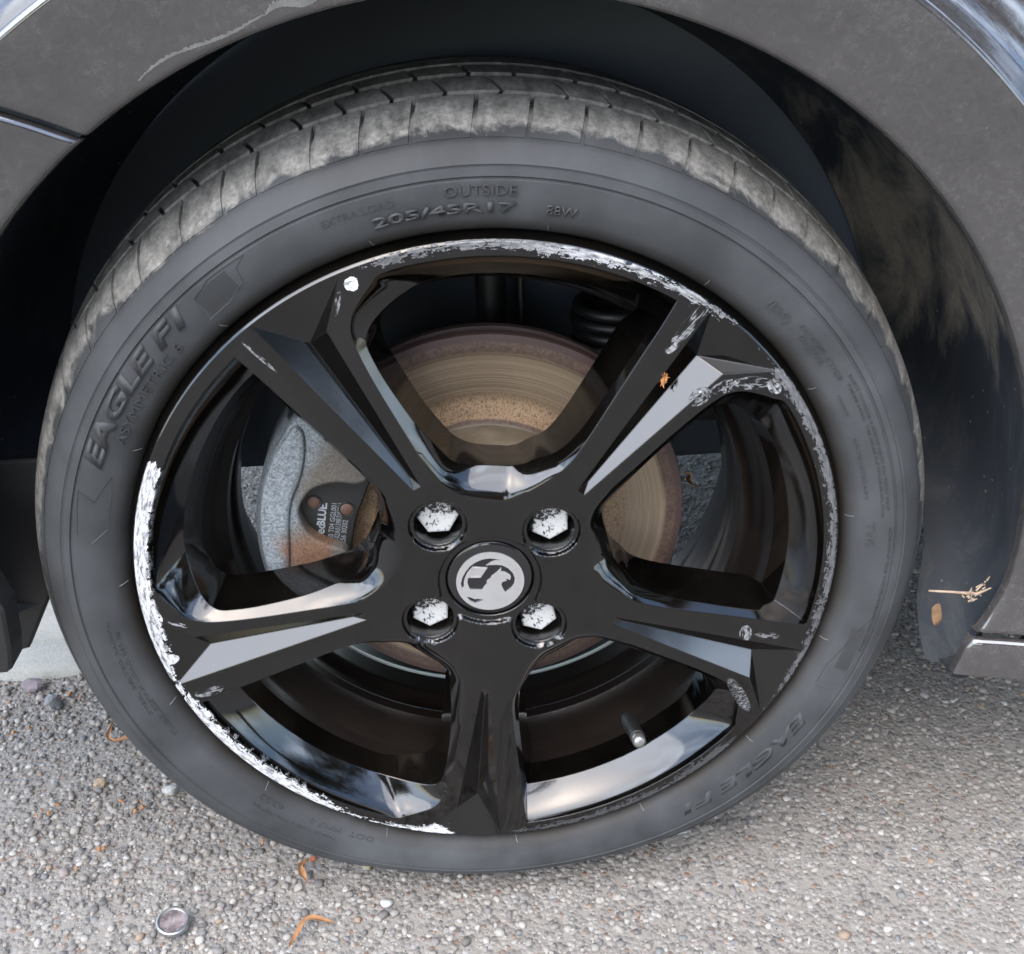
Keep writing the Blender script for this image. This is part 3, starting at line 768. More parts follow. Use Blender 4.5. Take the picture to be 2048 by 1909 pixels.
# ------------------------------------------------------------------ tyre
TP = [(230.5, 18), (231.5, 11), (233.5, 6), (236, 2), (238, -.2), (239.5, -1.4), (241.5, -2.6), (246, -4.4), (252, -5.8), (258, -6.6), (262.6, -6.6), (263.3, -5.6), (264.2, -5.6), (264.9, -6.6), (268.6, -5.9), (269.3, -4.7), (270.2, -4.6), (270.9, -5.0), (272.2, -4.2),
      (277, -1.4), (280.5, 1.6), (282, 3), (282.6, 4.4), (286, 9.4), (289.5, 16), (292.5, 24), (293.5, 32), (293.5, 60), (299, 66), (300, 110), (299.5, 150), (296, 185), (288, 203), (270, 214), (245, 212), (230, 202)]
tpr = np.array(TP)
def squash(V, w0=30):
    """flatten the tyre where it stands on the road"""
    P = np.array(V, float); r = np.hypot(P[:, 0], P[:, 2]); th = np.degrees(np.arctan2(P[:, 0], -P[:, 2]))
    w = np.exp(-(np.abs(th) / w0) ** 2.6)
    dl = np.interp(r, [233, 240, 262, 280, 286, 291, 300], [0, 2, 9, 13, 9, 4, 2]); r2 = r - dl * w
    lim = 290.0 / np.maximum(np.cos(np.radians(th)), .3); r2 = np.where(np.abs(th) < 60, np.minimum(r2, lim), r2)
    f = r2 / np.maximum(r, 1e-6); P[:, 0] *= f; P[:, 2] *= f
    P[:, 1] -= np.where(r < 290, 3.0 * w * np.exp(-((r - 268) / 14) ** 2) * (P[:, 1] < 40), 0)
    return P
prof = TP
V, F = lathe(prof, 360); tyre = fixn(tri_mesh('tyre', squash(V), F, G['tyre'], car, WC, smooth=38))
# tread blocks: four visible ribs, each block a mesh of its own
def rib(y0, y1, nblk, a_off, prof_out, slot, skew, rbot=291, name='tread_block', shoulder=False, crop=None):
    jit = rng.uniform(-.16, .16, nblk); pitch = 360 / nblk
    for i in range(nblk):
        a0 = a_off + (i + jit[i]) * pitch; a1 = a_off + (i + 1 + jit[(i + 1) % nblk]) * pitch
        V = []; F = []; na = 5; m = len(prof_out)
        for q in range(na):
            t = q / (na - 1)
            for k2, (r_, y) in enumerate(prof_out):
                v = k2 / (m - 1); g0 = slot
                # narrower slots low on the shoulder
                lo = a0 + g0 / 2 + skew * v; hi = a1 - g0 / 2 + skew * v
                a = R(lo + (hi - lo) * t); V.append((r_ * math.cos(a), y, r_ * math.sin(a)))
            for (r_, y) in ((rbot, prof_out[-1][1]), (rbot if not shoulder else prof_out[0][0] - 4, prof_out[0][1] + (5 if shoulder else 0))):
                lo = a0 + slot / 2 + skew * .5; hi = a1 - slot / 2 + skew * .5
                a = R(lo + (hi - lo) * t); V.append((r_ * math.cos(a), y, r_ * math.sin(a)))
        w = m + 2
        for q in range(na - 1):
            for k2 in range(w): 
                k3 = (k2 + 1) % w; F.append((q * w + k2, (q + 1) * w + k2, (q + 1) * w + k3, q * w + k3))
        F.append(tuple(range(w))); F.append(tuple(reversed(range((na - 1) * w, na * w))))
        o = fixn(tri_mesh(name, squash(V), F, G['tyre'], tyre, WC, smooth=30))
shp = [(283.2, 4.6), (286.6, 9.2), (289.2, 13.4), (291.6, 18), (293.8, 23), (295.8, 29), (297.6, 36), (298.9, 43)]
rib(4, 43, 61, 1.2, shp, .5, -.9, 290, shoulder=True)
rib(49, 72, 61, 2.9, [(299.9, 49), (301.8, 57), (303.2, 65), (304.2, 72)], .5, 1.6)
rib(80, 100, 61, 1.0, [(305.0, 80), (305.8, 88), (306.4, 100)], .55, 1.0)
V, F = lathe([(293, 108), (306.7, 108), (306.8, 126), (293, 126)], 240); tri_mesh('centre_rib', squash(V), F, G['tyre'], tyre, WC, smooth=30)
V, F = lathe([(293, 134), (306.0, 134), (303.5, 165), (293, 165)], 240); tri_mesh('inner_rib', squash(V), F, G['tyre'], tyre, WC, smooth=30)

def wallY(r): return np.interp(r, tpr[:24, 0], tpr[:24, 1])
def arc_text(txt, r0, r1, a0, a1, par=None, mat=None, bold=0.0, up=1, hgt=.55, shear=0, outline=False):
    """letters moulded on the sidewall between radii r0..r1, reading clockwise from angle a0 to a1"""
    c = bpy.data.curves.new('t', 'FONT'); c.body = txt; c.size = 1; c.resolution_u = 3; c.offset = bold; c.shear = shear
    if outline: c.fill_mode = 'NONE'; c.bevel_depth = .022
    ob = bpy.data.objects.new('t', c); COL.objects.link(ob)
    dg = bpy.context.evaluated_depsgraph_get(); me = bpy.data.meshes.new_from_object(ob.evaluated_get(dg)); bpy.data.objects.remove(ob); bpy.data.curves.remove(c)
    P = np.array([v.co[:] for v in me.vertices]); 
    w = P[:, 0].max(); x = (P[:, 0] - P[:, 0].min()) / (w - P[:, 0].min()); cap = .73 if not outline else .73
    rr_ = r0 + (r1 - r0) * P[:, 1] / cap; a = np.radians(a0 + (a1 - a0) * x)
    y = wallY(rr_) - hgt
    bm = bmesh.new(); bm.from_mesh(me)
    Q = squash(np.stack([rr_ * np.cos(a), y, rr_ * np.sin(a)], 1))
    for v, q in zip(bm.verts, Q): v.co = q * .001
    if not outline:
        ext = bmesh.ops.extrude_face_region(bm, geom=bm.faces[:])
        for e in ext['geom']:
            if isinstance(e, bmesh.types.BMVert): e.co.y += (hgt + .35) * .001
    bmesh.ops.recalc_face_normals(bm, faces=bm.faces)
    bm.to_mesh(me); bm.free(); me.name = 'raised_lettering'; me.materials.clear(); me.materials.append(mat or G['letters'])
    return link('raised_lettering', me, par or tyre, WC)
arc_text('205/45R17', 245, 250.8, 103.0, 84.8, bold=.03, hgt=1.4)
arc_text('OUTSIDE', 255, 261, 93.6, 84.8, bold=0, hgt=1.2)
arc_text('88W', 245.2, 251, 80.9, 77.0, bold=.004, hgt=1.2)
arc_text('EXTRA LOAD', 254.5, 258.8, 109, 99.7, hgt=.4)
arc_text('EAGLE F1', 252.5, 263, 156, 129.8, bold=.045, shear=.25, hgt=1.1)
arc_text('ASYMMETRIC 6', 243.8, 249.3, 151.5, 133.8, hgt=1.0)
arc_text('(E39)', 246.5, 252, 47.9, 43.9, hgt=.6)
arc_text('0406069 AY/G8', 251, 254.5, 42.3, 31.9, hgt=.5); arc_text('022775', 246.5, 249.8, 41.1, 35.5, hgt=.5)
arc_text('SAFETY WARNING: A SERIOUS INJURY MAY RESULT FROM', 257.5, 259.6, 32, 9, hgt=.4)
arc_text('TUBELESS RADIAL   TYRE FAILURE DUE TO UNDER-INFLATION', 254.3, 256.2, 31, 8, hgt=.4)
arc_text('NEVER MOUNT MORE THAN RECOMMENDED MAX PRESSURE', 259, 261.2, 6, -16, hgt=.4)
arc_text('1030/7', 246, 248, 29.8, 26.0, hgt=.4); arc_text('SP-70157Z/A54', 244.8, 247.2, 22.1, 11.3, hgt=.4)
arc_text('TWI', 245, 250.5, 7.2, 3.2, hgt=.6)
arc_text('4323', 240.8, 244.8, -131, -136, hgt=.6); arc_text('DOT  MM7 0', 241, 245, -114, -126, hgt=.5)
arc_text('MAX LOAD 560 kg', 245.5, 248, -162, -176, hgt=.4); arc_text('STEEL BELTED RADIAL', 249.5, 251.8, -160, -178, hgt=.4)
arc_text('TUBELESS', 244.5, 248, -154.5, -162.5, hgt=.5); arc_text('TREAD PLIES 2 POLYESTER', 249, 251.2, -120, -136, hgt=.4)
arc_text('EAGLE F1', 248, 256, -30, -58, bold=.045, hgt=.12, shear=.25)
# plain raised panels either side of the big name, with fine hatching
def panel(pts, name='moulded_panel', h=.35, n=14):
    """pts: (angle, r) outline subdivided, laid on the sidewall"""
    P = []
    for (a, r_), (b_, s_) in zip(pts, pts[1:] + pts[:1]):
        for q in range(n): P.append((a + (b_ - a) * q / n, r_ + (s_ - r_) * q / n))
    V = []; 
    for a, r_ in P: V.append((r_ * math.cos(R(a)), wallY(r_) - h, r_ * math.sin(R(a))))
    # thin raised outline
    F = []; k2 = len(V)
    cx = np.mean([p[0] for p in P]); cr_ = np.mean([p[1] for p in P])
    for a, r_ in P:
        da = (cx - a) * .0; ra = r_ + (cr_ - r_) * .05; aa = a + (cx - a) * .05; V.append((ra * math.cos(R(aa)), wallY(ra) + .1, ra * math.sin(R(aa))))
    for a, r_ in P:
        V.append((r_ * math.cos(R(a)), wallY(r_) + .1, r_ * math.sin(R(a))))
    for i in range(k2):
        j = (i + 1) % k2; F.append((i, j, k2 + j, k2 + i)); F.append((i, j, 2 * k2 + j, 2 * k2 + i))
    return fixn(tri_mesh(name, squash(V), F, G['letters'], tyre, WC))
panel([(128.5, 244), (124.5, 244.5), (121.3, 250), (120.8, 258), (119.0, 261.5), (124.5, 262), (127.6, 258), (128.2, 250)])
panel([(160, 262), (161.5, 252), (157, 245), (160, 243), (166, 243), (168.5, 252), (167, 260)])
panel([(-9, 261), (-13, 252), (-20, 244), (-24, 244), (-24, 256), (-16, 262)])
def hatch(a0, a1, r0, r1, n):
    parts = []
    for i in range(n):
        r_ = r0 + (r1 - r0) * i / n; pts = []
        for q in range(9):
            a = a0 + (a1 - a0) * q / 8; rr_ = r_ + .8 * q / 8; pts.append((rr_ * math.cos(R(a)), wallY(rr_) - .05, rr_ * math.sin(R(a))))
        parts.append(tube(pts, .16, 4, False))
    V, F = merge(parts); o = tri_mesh('fine_hatching', squash(V), F, G['letters'], tyre, WC); o['kind'] = 'stuff'; return o
hatch(127.6, 122.2, 246, 260, 26); hatch(-12, -20, 249, 258, 18)
# short mould lines across the bead
parts = []
for a in list(np.arange(8, 360, 24.0)):
    parts.append(tube([(r_ * math.cos(R(a + s_)), y, r_ * math.sin(R(a + s_))) for r_, y, s_ in ((234, 4.4, 0), (236.2, .9, .1), (238.3, -.9, .25))], .28, 4))
V, F = merge(parts); o = tri_mesh('mould_mark', squash(V), F, G['flake'], tyre, WC); o['kind'] = 'stuff'

# ------------------------------------------------------------------ brake disc, hub bell, caliper, pad
V, F = lathe(refine([(30, 46), (66, 46), (72, 46.6), (75, 49), (76, 53), (76, 79), (79, 80.6), (128, 80.6), (129, 80.0), (133, 80), (138, 80.2), (141.3, 81), (142, 82.5), (142, 87), (140, 87.4), (128, 88), (128, 94), (140, 94.5), (142, 95), (142, 101), (80, 102)], 3), 240)
fixn(tri_mesh('brake_disc', V, F, G['disc'], car, WC, smooth=35))
cal = [(-123, 100), (-131, 89), (-140, 75), (-147, 58), (-152, 42), (-155, 23), (-156, 4), (-155, -8), (-154, -20), (-148, -24), (-139, -22), (-120, -19), (-100, -9), (-100, -1), (-112, 5), (-122, 13), (-127, 24), (-127, 34), (-120, 45), (-112, 50), (-100, 52), (-86, 50), (-78, 56), (-84, 78), (-100, 96), (-112, 104)]
def smooth_poly(p, sub=4):
    n = len(p); o = []
    for i in range(n):
        p0, p1, p2, p3 = (np.array(p[(i + k_) % n], float) for k_ in (-1, 0, 1, 2))
        for q in range(sub):
            t = q / sub; o.append(tuple(.5 * ((2 * p1) + (-p0 + p2) * t + (2 * p0 - 5 * p1 + 4 * p2 - p3) * t * t + (-p0 + 3 * p1 - 3 * p2 + p3) * t ** 3)))
    return o
def bev_prism(poly, ys):
    """stack of (inset, y) slices; inset moves towards the polygon's inside"""
    P = np.array(poly, float); n = len(P); T = np.roll(P, -1, 0) - np.roll(P, 1, 0); N = np.stack([-T[:, 1], T[:, 0]], 1); N /= np.linalg.norm(N, axis=1)[:, None] + 1e-9
    area = .5 * np.sum(P[:, 0] * np.roll(P[:, 1], -1) - P[:, 1] * np.roll(P[:, 0], -1)); N *= 1 if area > 0 else -1
    V = []; F = []
    for ins, y in ys:
        Q = P + N * ins
        for x, z in Q: V.append((x, y, z))
    for l in range(len(ys) - 1):
        for i in range(n):
            j = (i + 1) % n; F.append((l * n + i, l * n + j, (l + 1) * n + j, (l + 1) * n + i))
    tris = tessellate_polygon([[Vector((V[i][0], V[i][2], 0)) for i in range(n)]])
    F += [tuple(t) for t in tris]; b_ = (len(ys) - 1) * n; F += [tuple(i + b_ for i in t) for t in tris]
    return V, F
V, F = bev_prism(smooth_poly(cal), [(2.2, 52), (.7, 52.8), (0, 54.6), (0, 66), (.6, 70)])
calo = fixn(tri_mesh('brake_caliper', V, F, G['caliper'], car, WC, smooth=35))
# raised outer rail of the casting
rail = [(-122, 97), (-131, 87), (-140, 74), (-147, 58), (-152, 42), (-155, 23), (-156, 4), (-155, -8), (-153, -18), (-146, -22), (-140, -16), (-137, 0), (-135, 20), (-131, 40), (-122, 60), (-117, 80), (-117, 92)]
V, F = bev_prism(smooth_poly(rail), [(3.5, 48.5), (1.2, 49.4), (0, 52), (0, 60)])
fixn(tri_mesh('caliper_rail', V, F, G['caliper'], calo, WC, smooth=40))
# bridge over the disc edge
A_ = np.radians(np.linspace(143, 190, 30)); V = []; F = []
sec = [(146, 58), (157, 58), (161, 66), (162, 110), (155, 128), (146, 128)]
for a in A_:
    for r_, y in sec: V.append((r_ * math.cos(a), y, r_ * math.sin(a)))
for i in range(29):
    for q in range(6): F.append((i * 6 + q, i * 6 + (q + 1) % 6, i * 6 + 6 + (q + 1) % 6, i * 6 + 6 + q))
F += [tuple(range(6)), tuple(range(29 * 6, 30 * 6))]
fixn(tri_mesh('caliper_bridge', V, F, G['caliper'], calo, WC, smooth=35))
V, F = bev_prism(smooth_poly([(-132, 60), (-84, 66), (-76, 55), (-84, 34), (-91, 17), (-96, -4), (-99, -17), (-120, -14), (-136, 10), (-138, 35)]), [(1, 62.5), (0, 63.2), (0, 69)])
pad = fixn(tri_mesh('brake_pad', V, F, G['pad'], calo, WC, smooth=35))
V, F = bev_prism(smooth_poly([(-130, 58), (-86, 62), (-80, 52), (-88, 32), (-97, -4), (-101, -14), (-118, -12), (-133, 10), (-135, 35)]), [(0, 69.2), (0, 80.2)])
fixn(tri_mesh('friction_lining', V, F, G['caliper'], calo, WC))
for (x, z) in ((-118.5, 33), (-96.5, 26)):
    V, F = lathe([(0, 61.2), (3.4, 61.3), (4.4, 62), (4.4, 63.5)], 20, cx=x, cz=z); fixn(tri_mesh('pad_rivet', V, F, G['pin'], calo, WC, smooth=40))
    V, F = lathe([(4.6, 62.1), (5.6, 61.8), (5.9, 63.2)], 24, cx=x, cz=z); fixn(tri_mesh('rivet_ring', V, F, G['pad'], calo, WC, smooth=40))
def flat_text(txt, x, z, size, rot, y, par, mat, bold=0, name='printed_lettering', wx=1.):
    c = bpy.data.curves.new('t', 'FONT'); c.body = txt; c.size = size; c.resolution_u = 2; c.offset = bold * size
    ob = bpy.data.objects.new('t', c); COL.objects.link(ob)
    me = bpy.data.meshes.new_from_object(ob.evaluated_get(bpy.context.evaluated_depsgraph_get())); bpy.data.objects.remove(ob); bpy.data.curves.remove(c)
    ca, sa = math.cos(R(rot)), math.sin(R(rot))
    for v in me.vertices:
        px, pz = v.co.x * wx, v.co.y; v.co = ((x + px * ca - pz * sa) * .001, y * .001, (z + px * sa + pz * ca) * .001)
    me.materials.clear(); me.materials.append(mat); return link(name, me, par, WC)
flat_text('Apec', -116.5, -3.5, 9.0, 78, 62.35, calo, G['print'], .02)
flat_text('BLUE.', -113.3, 13.5, 7.6, 78, 62.35, calo, G['print'], .035)
flat_text('11520 T04 GGL001', -110.2, -4.5, 5.3, 78, 62.35, calo, G['print'], .0, wx=.86)
flat_text('R90R-02A0139R7/43511', -106.2, -6.5, 5.3, 78, 62.35, calo, G['print'], .0, wx=.72)
flat_text('000256 30202', -102.0, -8, 5.3, 78, 62.35, calo, G['print'], .0, wx=.84)

# ------------------------------------------------------------------ suspension glimpsed behind the disc
V, F = merge([tube([(12, 152, 210), (12, 152, 90)], 11, 16), tube([(12, 152, 118), (12, 150, 40)], 17, 16)])
strut = fixn(tri_mesh('suspension_strut', V, F, G['black'], car, WC, smooth=40))
V, F = tube([(34, 150, 260), (33, 150, 120), (36, 140, 60)], 2.6, 8); tri_mesh('brake_hose', V, F, G['rubber'], strut, WC, smooth=60)
pts = []
for q in range(140):
    a = q * .33; pts.append((95 + 34 * math.cos(a), 175 + 34 * math.sin(a), 120 + q * .55 * 1.0))
parts = []
for zc in range(7): parts.append(tube([(105 + (30 + 2 * (zc % 2)) * math.cos(t), 160 + 30 * math.sin(t), 75 + zc * 9) for t in np.linspace(0, 2 * PI, 28)], 4.2, 8, False))
V, F = merge(parts); tri_mesh('rubber_gaiter', V, F, G['rubber'], car, WC, smooth=60)
V, F = lathe([(0, 0), (26, 0), (40, 8), (44, 24), (40, 40), (48, 48), (48, 66), (30, 74), (0, 74)], 40)
lb = fixn(tri_mesh('lower_arm_bush', V, F, G['rubber'], car, (.185, .21, AXZ + .018), smooth=35)); lb.rotation_euler = (R(90), 0, 0)
V, F = merge([tube([(60, 170, -40), (150, 260, -20), (280, 420, -30)], [20, 16, 22], 12), tube([(0, 110, 0), (0, 600, 10)], 16, 16), tube([(-60, 160, 20), (-120, 420, 30)], 9, 10)])
tri_mesh('suspension_arm', V, F, G['black'], car, WC, smooth=50)
V, F = bev_prism(smooth_poly([(-40, -60), (45, -60), (60, 0), (50, 60), (30, 100), (-10, 100), (-50, 50), (-60, 0)]), [(6, 104), (0, 110), (0, 150)]); fixn(tri_mesh('hub_carrier', V, F, G['black'], car, WC, smooth=40))

# ------------------------------------------------------------------ body: wing, bumper, sill, door, liner
ACX, ACZ, AR = 0., 24., 334.    # arch circle at Y = -30
def edge_pt(th):
    x = ACX + AR * math.cos(R(th)); z = ACZ + AR * math.sin(R(th))
    if z < -4 and x > 0: x -= min(11., ((-4 - z) / 60) ** 1.5 * 13)
    if z < 0 and x < 0: x += (-z / 60) ** 1.3 * 10
    return x, z
FL = [(0, -22), (.4, -27), (1.6, -29.6), (4, -30.6), (9, -31.6), (20, -34), (38, -38.5), (50, -41.6), (53.5, -42.2), (55.5, -41.8), (57.5, -39.8), (60, -36.2), (66, -30), (76, -23), (92, -18), (115, -16), (160, -18), (220, -20), (300, -16), (360, -6)]
def body_grid(thetas, dmax, name, parent, seam0=False, seam1=False, fl=FL, zmin=-1e9, tail=None):
    V = []; F = []; T = list(thetas)
    prof_ = [f for f in fl if f[0] <= dmax]
    if tail: prof_ = prof_ + tail
    cols = []
    for i, th in enumerate(T): cols.append((th, 0.))
    if seam0: cols = [(T[0] - .02, 6.), (T[0], 3.4), (T[0] + .26, 1.5), (T[0] + .5, .4), (T[0] + .7, 0.)] + cols[1:]
    if seam1: cols = cols[:-1] + [(T[-1] - .5, 0.), (T[-1] - .3, .4), (T[-1] - .14, 1.2), (T[-1], 2.6), (T[-1] + .02, 5.)]
    m = len(prof_)
    for th, sink in cols:
        for d_, y in prof_:
            t2 = th + .085 * min(d_, 70) * math.exp(-((th - SEAM) / 14) ** 2); ex, ez = edge_pt(t2); tdir = min(max(t2, 0), 180)
            V.append((ex + math.cos(R(tdir)) * d_, y + sink, ez + math.sin(R(tdir)) * d_))
    for i in range(len(cols) - 1):
        for q in range(m - 1): F.append((i * m + q, i * m + q + 1, (i + 1) * m + q + 1, (i + 1) * m + q))
    return fixn(tri_mesh(name, V, F, G['paint'], parent, WC, smooth=45))
SEAM = 125.0
wing = body_grid(list(np.linspace(-12.2, SEAM - .1, 150)), 340, 'front_wing', car, seam0=True, seam1=True)
bump = body_grid(list(np.linspace(SEAM + .35, 188.5, 80)), 300, 'front_bumper', car, seam0=True)
sill = body_grid(list(np.linspace(-17.8, -12.9, 10)), 360, 'side_sill', car, seam1=True, tail=[(900, -10), (1800, -8)])
# underside returns so no panel is a knife edge
def ret(th, name, par, d1):
    ex, ez = edge_pt(th); V = []; sgn = 1 if th < 90 else -1
    for d_, y in [f for f in FL if f[0] <= d1]:
        for yy in (0, 5, 40): V.append((ex + sgn * d_, y + yy + (0 if yy else .3), ez - (0 if yy == 0 else (3 if yy == 5 else 5))))
    m = len(V) // 3; F = [(i * 3 + q, i * 3 + q + 1, i * 3 + 4 + q, i * 3 + 3 + q) for i in range(m - 1) for q in (0, 1)]
    fixn(tri_mesh(name, V, F, G['liner'], par, WC, smooth=60))
ret(-17.8, 'sill_underside', sill, 400); ret(188.5, 'bumper_underside', bump, 400)
V, F = prism([(640, -44), (1900, -44), (1900, 620), (700, 620)], -17, 30); fixn(tri_mesh('front_door', V, F, G['paint'], car, WC))
V, F = boxm(430, 1900, 2, 40, -40, 600); fixn(tri_mesh('side_body', V, F, G['paint'], car, WC))
V, F = merge([prism([(-560, 350), (-620, 300), (-660, 355), (-560, 420)], -24, 60)]); fixn(tri_mesh('headlamp_lens', V, F, G['glass'], car, WC))
# flaking lacquer along the arch edge
def flake_strip(a0, a1, d0, wmax, name='peeling_lacquer', seed=1):
    g_ = np.random.default_rng(seed); V = []; F = []; n = 120
    fx = [f[0] for f in FL]; fy = [f[1] for f in FL]
    for i in range(n):
        t = i / (n - 1); th = a0 + (a1 - a0) * t; w = wmax * (math.sin(PI * min(1, t * 1.02)) ** .5) * (.45 + .55 * abs(math.sin(9 * t + 3 * math.sin(23 * t)))) + .15 + g_.uniform(0, .5)
        c0 = d0 + (1.6 * math.sin(7 * t) + g_.uniform(-.25, .25)); ex, ez = edge_pt(th); dx, dz = math.cos(R(th)), math.sin(R(th))
        for d_ in (c0, c0 + w): V.append((ex + dx * d_, np.interp(d_, fx, fy) - .22, ez + dz * d_))
    F = [(2 * i, 2 * i + 1, 2 * i + 3, 2 * i + 2) for i in range(n - 1)]
    tri_mesh(name, V, F, G['flake'], wing, WC)
flake_strip(118, 106, 5.6, 1.5, seed=4); flake_strip(106.2, 101.2, 6, 4.6, seed=9)

# liner
LPR = [(2.2, -26), (3.2, -20), (5.5, -14), (9, -6), (13, 6), (16, 30), (19, 70), (20, 120), (16, 170), (6, 215), (-10, 240)]
V = []; F = []; TH = list(np.linspace(-18.6, 190, 160)); m = len(LPR)
for th in TH:
    ex, ez = edge_pt(th); dx, dz = math.cos(R(th)), math.sin(R(th))
    lim = np.interp(th, [-18.6, -17, -14, -9, -3, 6, 168, 176, 184, 190], [-10, 12, 34, 62, 110, 220, 240, 190, 130, 60])
    for o_, y in LPR:
        yy = -26 + (y + 26) * (lim + 26) / 266
        bulge = 0.
        V.append((ex + dx * (o_ + bulge), yy, ez + dz * (o_ + bulge)))
for i in range(len(TH) - 1):
    for q in range(m - 1): F.append((i * m + q, i * m + q + 1, (i + 1) * m + q + 1, (i + 1) * m + q))
liner = tri_mesh('wheel_arch_liner', V, F, G['liner'], car, WC, smooth=50)
# inner wall of the wheel housing with openings below, engine bay floor and underbody
V, F = merge([prism([(-420, -26), (-420, 420), (420, 420), (420, -38), (120, -40), (100, 0), (-90, 0), (-110, -26)], 236, 262)])
fixn(tri_mesh('inner_wheel_housing', V, F, G['housing'], car, WC))
V, F = boxm(-560, 2900, 262, 1480, 46, 120); fixn(tri_mesh('underbody', V, F, G['under'], car, WC))
V, F = boxm(420, 2900, 30, 262, -62, 100); fixn(tri_mesh('sill_box', V, F, G['under'], car, WC))
V, F = boxm(-700, 640, -2, 1500, 470, 560); fixn(tri_mesh('bonnet', V, F, G['paint'], car, WC, smooth=30))
# front splash shield: hanging fin behind the bumper corner
V, F = bev_prism([(-285, 80), (-296, 20), (-306, -22), (-334, -71), (-347, -74), (-420, -60), (-420, 80)], [(2, 58), (0, 60), (0, 66)])
fixn(tri_mesh('splash_shield', V, F, G['rubber'], car, WC))
V, F = bev_prism([(-420, 60), (-309, 60), (-299, 22), (-302, -8), (-305, -22), (-309, -25), (-420, -25)], [(2, -31), (0, -29), (0, -10)])
fixn(tri_mesh('bumper_corner', V, F, G['rubber'], bump, WC))

# ================================================================== small things
def petal(name, pts, rads, loc, mat, label, cat, flat=.35, group=None):
    V, F = tube(pts, rads, 7); V = [(x, y, z * 1.) for x, y, z in V]
    o = fixn(tri_mesh(name, V, F, mat, None, loc, smooth=50)); return tag(o, label, cat, group)
def curl(name, ctrl, w, loc, mat, label, cat, group=None, thick=.5):
    """a curled ribbon-like dry petal: strip with a cupped cross-section"""
    c = np.array(ctrl, float); n = 22; t = np.linspace(0, 1, n); s = np.linspace(0, 1, len(c)); P = np.stack([np.interp(t, s, c[:, k_]) for k_ in range(3)], 1)
    for _ in range(3): P[1:-1] = (P[:-2] + 2 * P[1:-1] + P[2:]) / 4
    V = []; F = []
    for i in range(n):
        d_ = P[min(i + 1, n - 1)] - P[max(i - 1, 0)]; d_ = d_ / (np.linalg.norm(d_) + 1e-9); sd_ = np.cross(d_, (0., 0., 1.)); sd_ /= np.linalg.norm(sd_) + 1e-9
        ww = w * (math.sin(PI * min(.97, max(.06, t[i]))) ** .7) * (1 + .2 * math.sin(11 * t[i]))
        for u in (-1, -.5, 0, .5, 1):
            V.append(tuple(P[i] + sd_ * ww * u * .5 + np.array((0, 0, abs(u) ** 1.5 * w * .3))))
        for u in (1, .5, 0, -.5, -1):
            V.append(tuple(P[i] + sd_ * ww * u * .47 + np.array((0, 0, abs(u) ** 1.5 * w * .3 - thick))))
    for i in range(n - 1):
        for q in range(10): q2 = (q + 1) % 10; F.append((i * 10 + q, i * 10 + q2, (i + 1) * 10 + q2, (i + 1) * 10 + q))
    F += [tuple(range(10)), tuple(range((n - 1) * 10, n * 10))]
    return tag(fixn(tri_mesh(name, V, F, mat, None, loc, smooth=60)), label, cat, group)
GR = 'dry orange petals on the asphalt'
curl('dry_petal', [(-14, -18, 3), (-10, -8, 3), (-5, 3, 6), (1, 5, 6), (10, 4, 3), (17, 2, 2)], 4.5, (-.150, -.024, .004), G['orange'], 'long bent orange petal on the asphalt near the bottom edge, right of the silver disc', 'petal', GR)
curl('dry_petal', [(2, 9, 4), (-3, 2, 6), (-1, -5, 5), (4, -13, 3)], 5, (-.160, .030, .004), G['orange'], 'short forked orange petal just below the tyre', 'petal', GR)
curl('dry_petal', [(-12, 20, 6), (-14, 4, 3), (-6, -4, 3), (6, -1, 5), (20, -6, 3)], 4.5, (-.345, .20, .005), G['orange'], 'thin L-shaped tan stalk touching the left side of the tyre', 'stalk', GR)
curl('dry_petal', [(-4, 20, 6), (3, 8, 9), (-3, -2, 6), (4, -16, 3)], 7, (.272, .62, .004), G['orange'], 'orange petal seen through the right wheel opening', 'petal', GR)
def blob(name, loc, s, mat, label, cat, seed, group=None, sub=2):
    bm = bmesh.new(); bmesh.ops.create_icosphere(bm, subdivisions=sub, radius=1); g_ = np.random.default_rng(seed)
    dirs = [Vector(g_.normal(size=3)).normalized() for _ in range(7)]
    for v in bm.verts:
        f = 1
        for d_ in dirs:
            k_ = v.co.normalized().dot(d_)
            if k_ > .62: f *= .62 / k_ * 1.02
        v.co = Vector((v.co.x * s[0], v.co.y * s[1], v.co.z * s[2])) * f * .001
    me = bpy.data.meshes.new(name); bm.to_mesh(me); bm.free(); me.materials.append(mat); o = link(name, me, None, loc); return tag(o, label, cat, group)
def smat(n, c): return simple(n, c, .75, 0, 500, .4, .0006, .2, 60)
blob('dry_berry', (-.155, .044, .004), (3.2, 3.2, 3.2), smat('red_orange_berry', (.45, .13, .06)), 'round orange-red berry just below the tyre', 'berry', 2)
blob('pebble', (-.286, .132, .004), (8.5, 6.5, 5), smat('white_stone', (.62, .62, .58)), 'pale whitish lumpy pebble up and left of the silver disc', 'pebble', 3)
blob('pebble', (-.352, .148, .004), (6, 5.5, 4.5), smat('peach_stone', (.56, .42, .27)), 'smooth peach-coloured pebble left of the pale lumpy one', 'pebble', 4)
blob('pebble', (-.058, .026, .003), (9, 6, 4.5), smat('pink_stone', (.46, .34, .32)), 'pinkish elongated pebble directly below the tyre', 'pebble', 5)
blob('pebble', (-.094, -.004, .003), (5, 4.5, 4), smat('white_stone2', (.72, .71, .68)), 'small bright white pebble right of the long bent petal', 'pebble', 6)
blob('pebble', (.235, .105, .003), (8, 6.5, 4.5), smat('bluish_stone', (.24, .26, .28)), 'bluish grey pebble on the bare asphalt right of the tyre', 'pebble', 7)
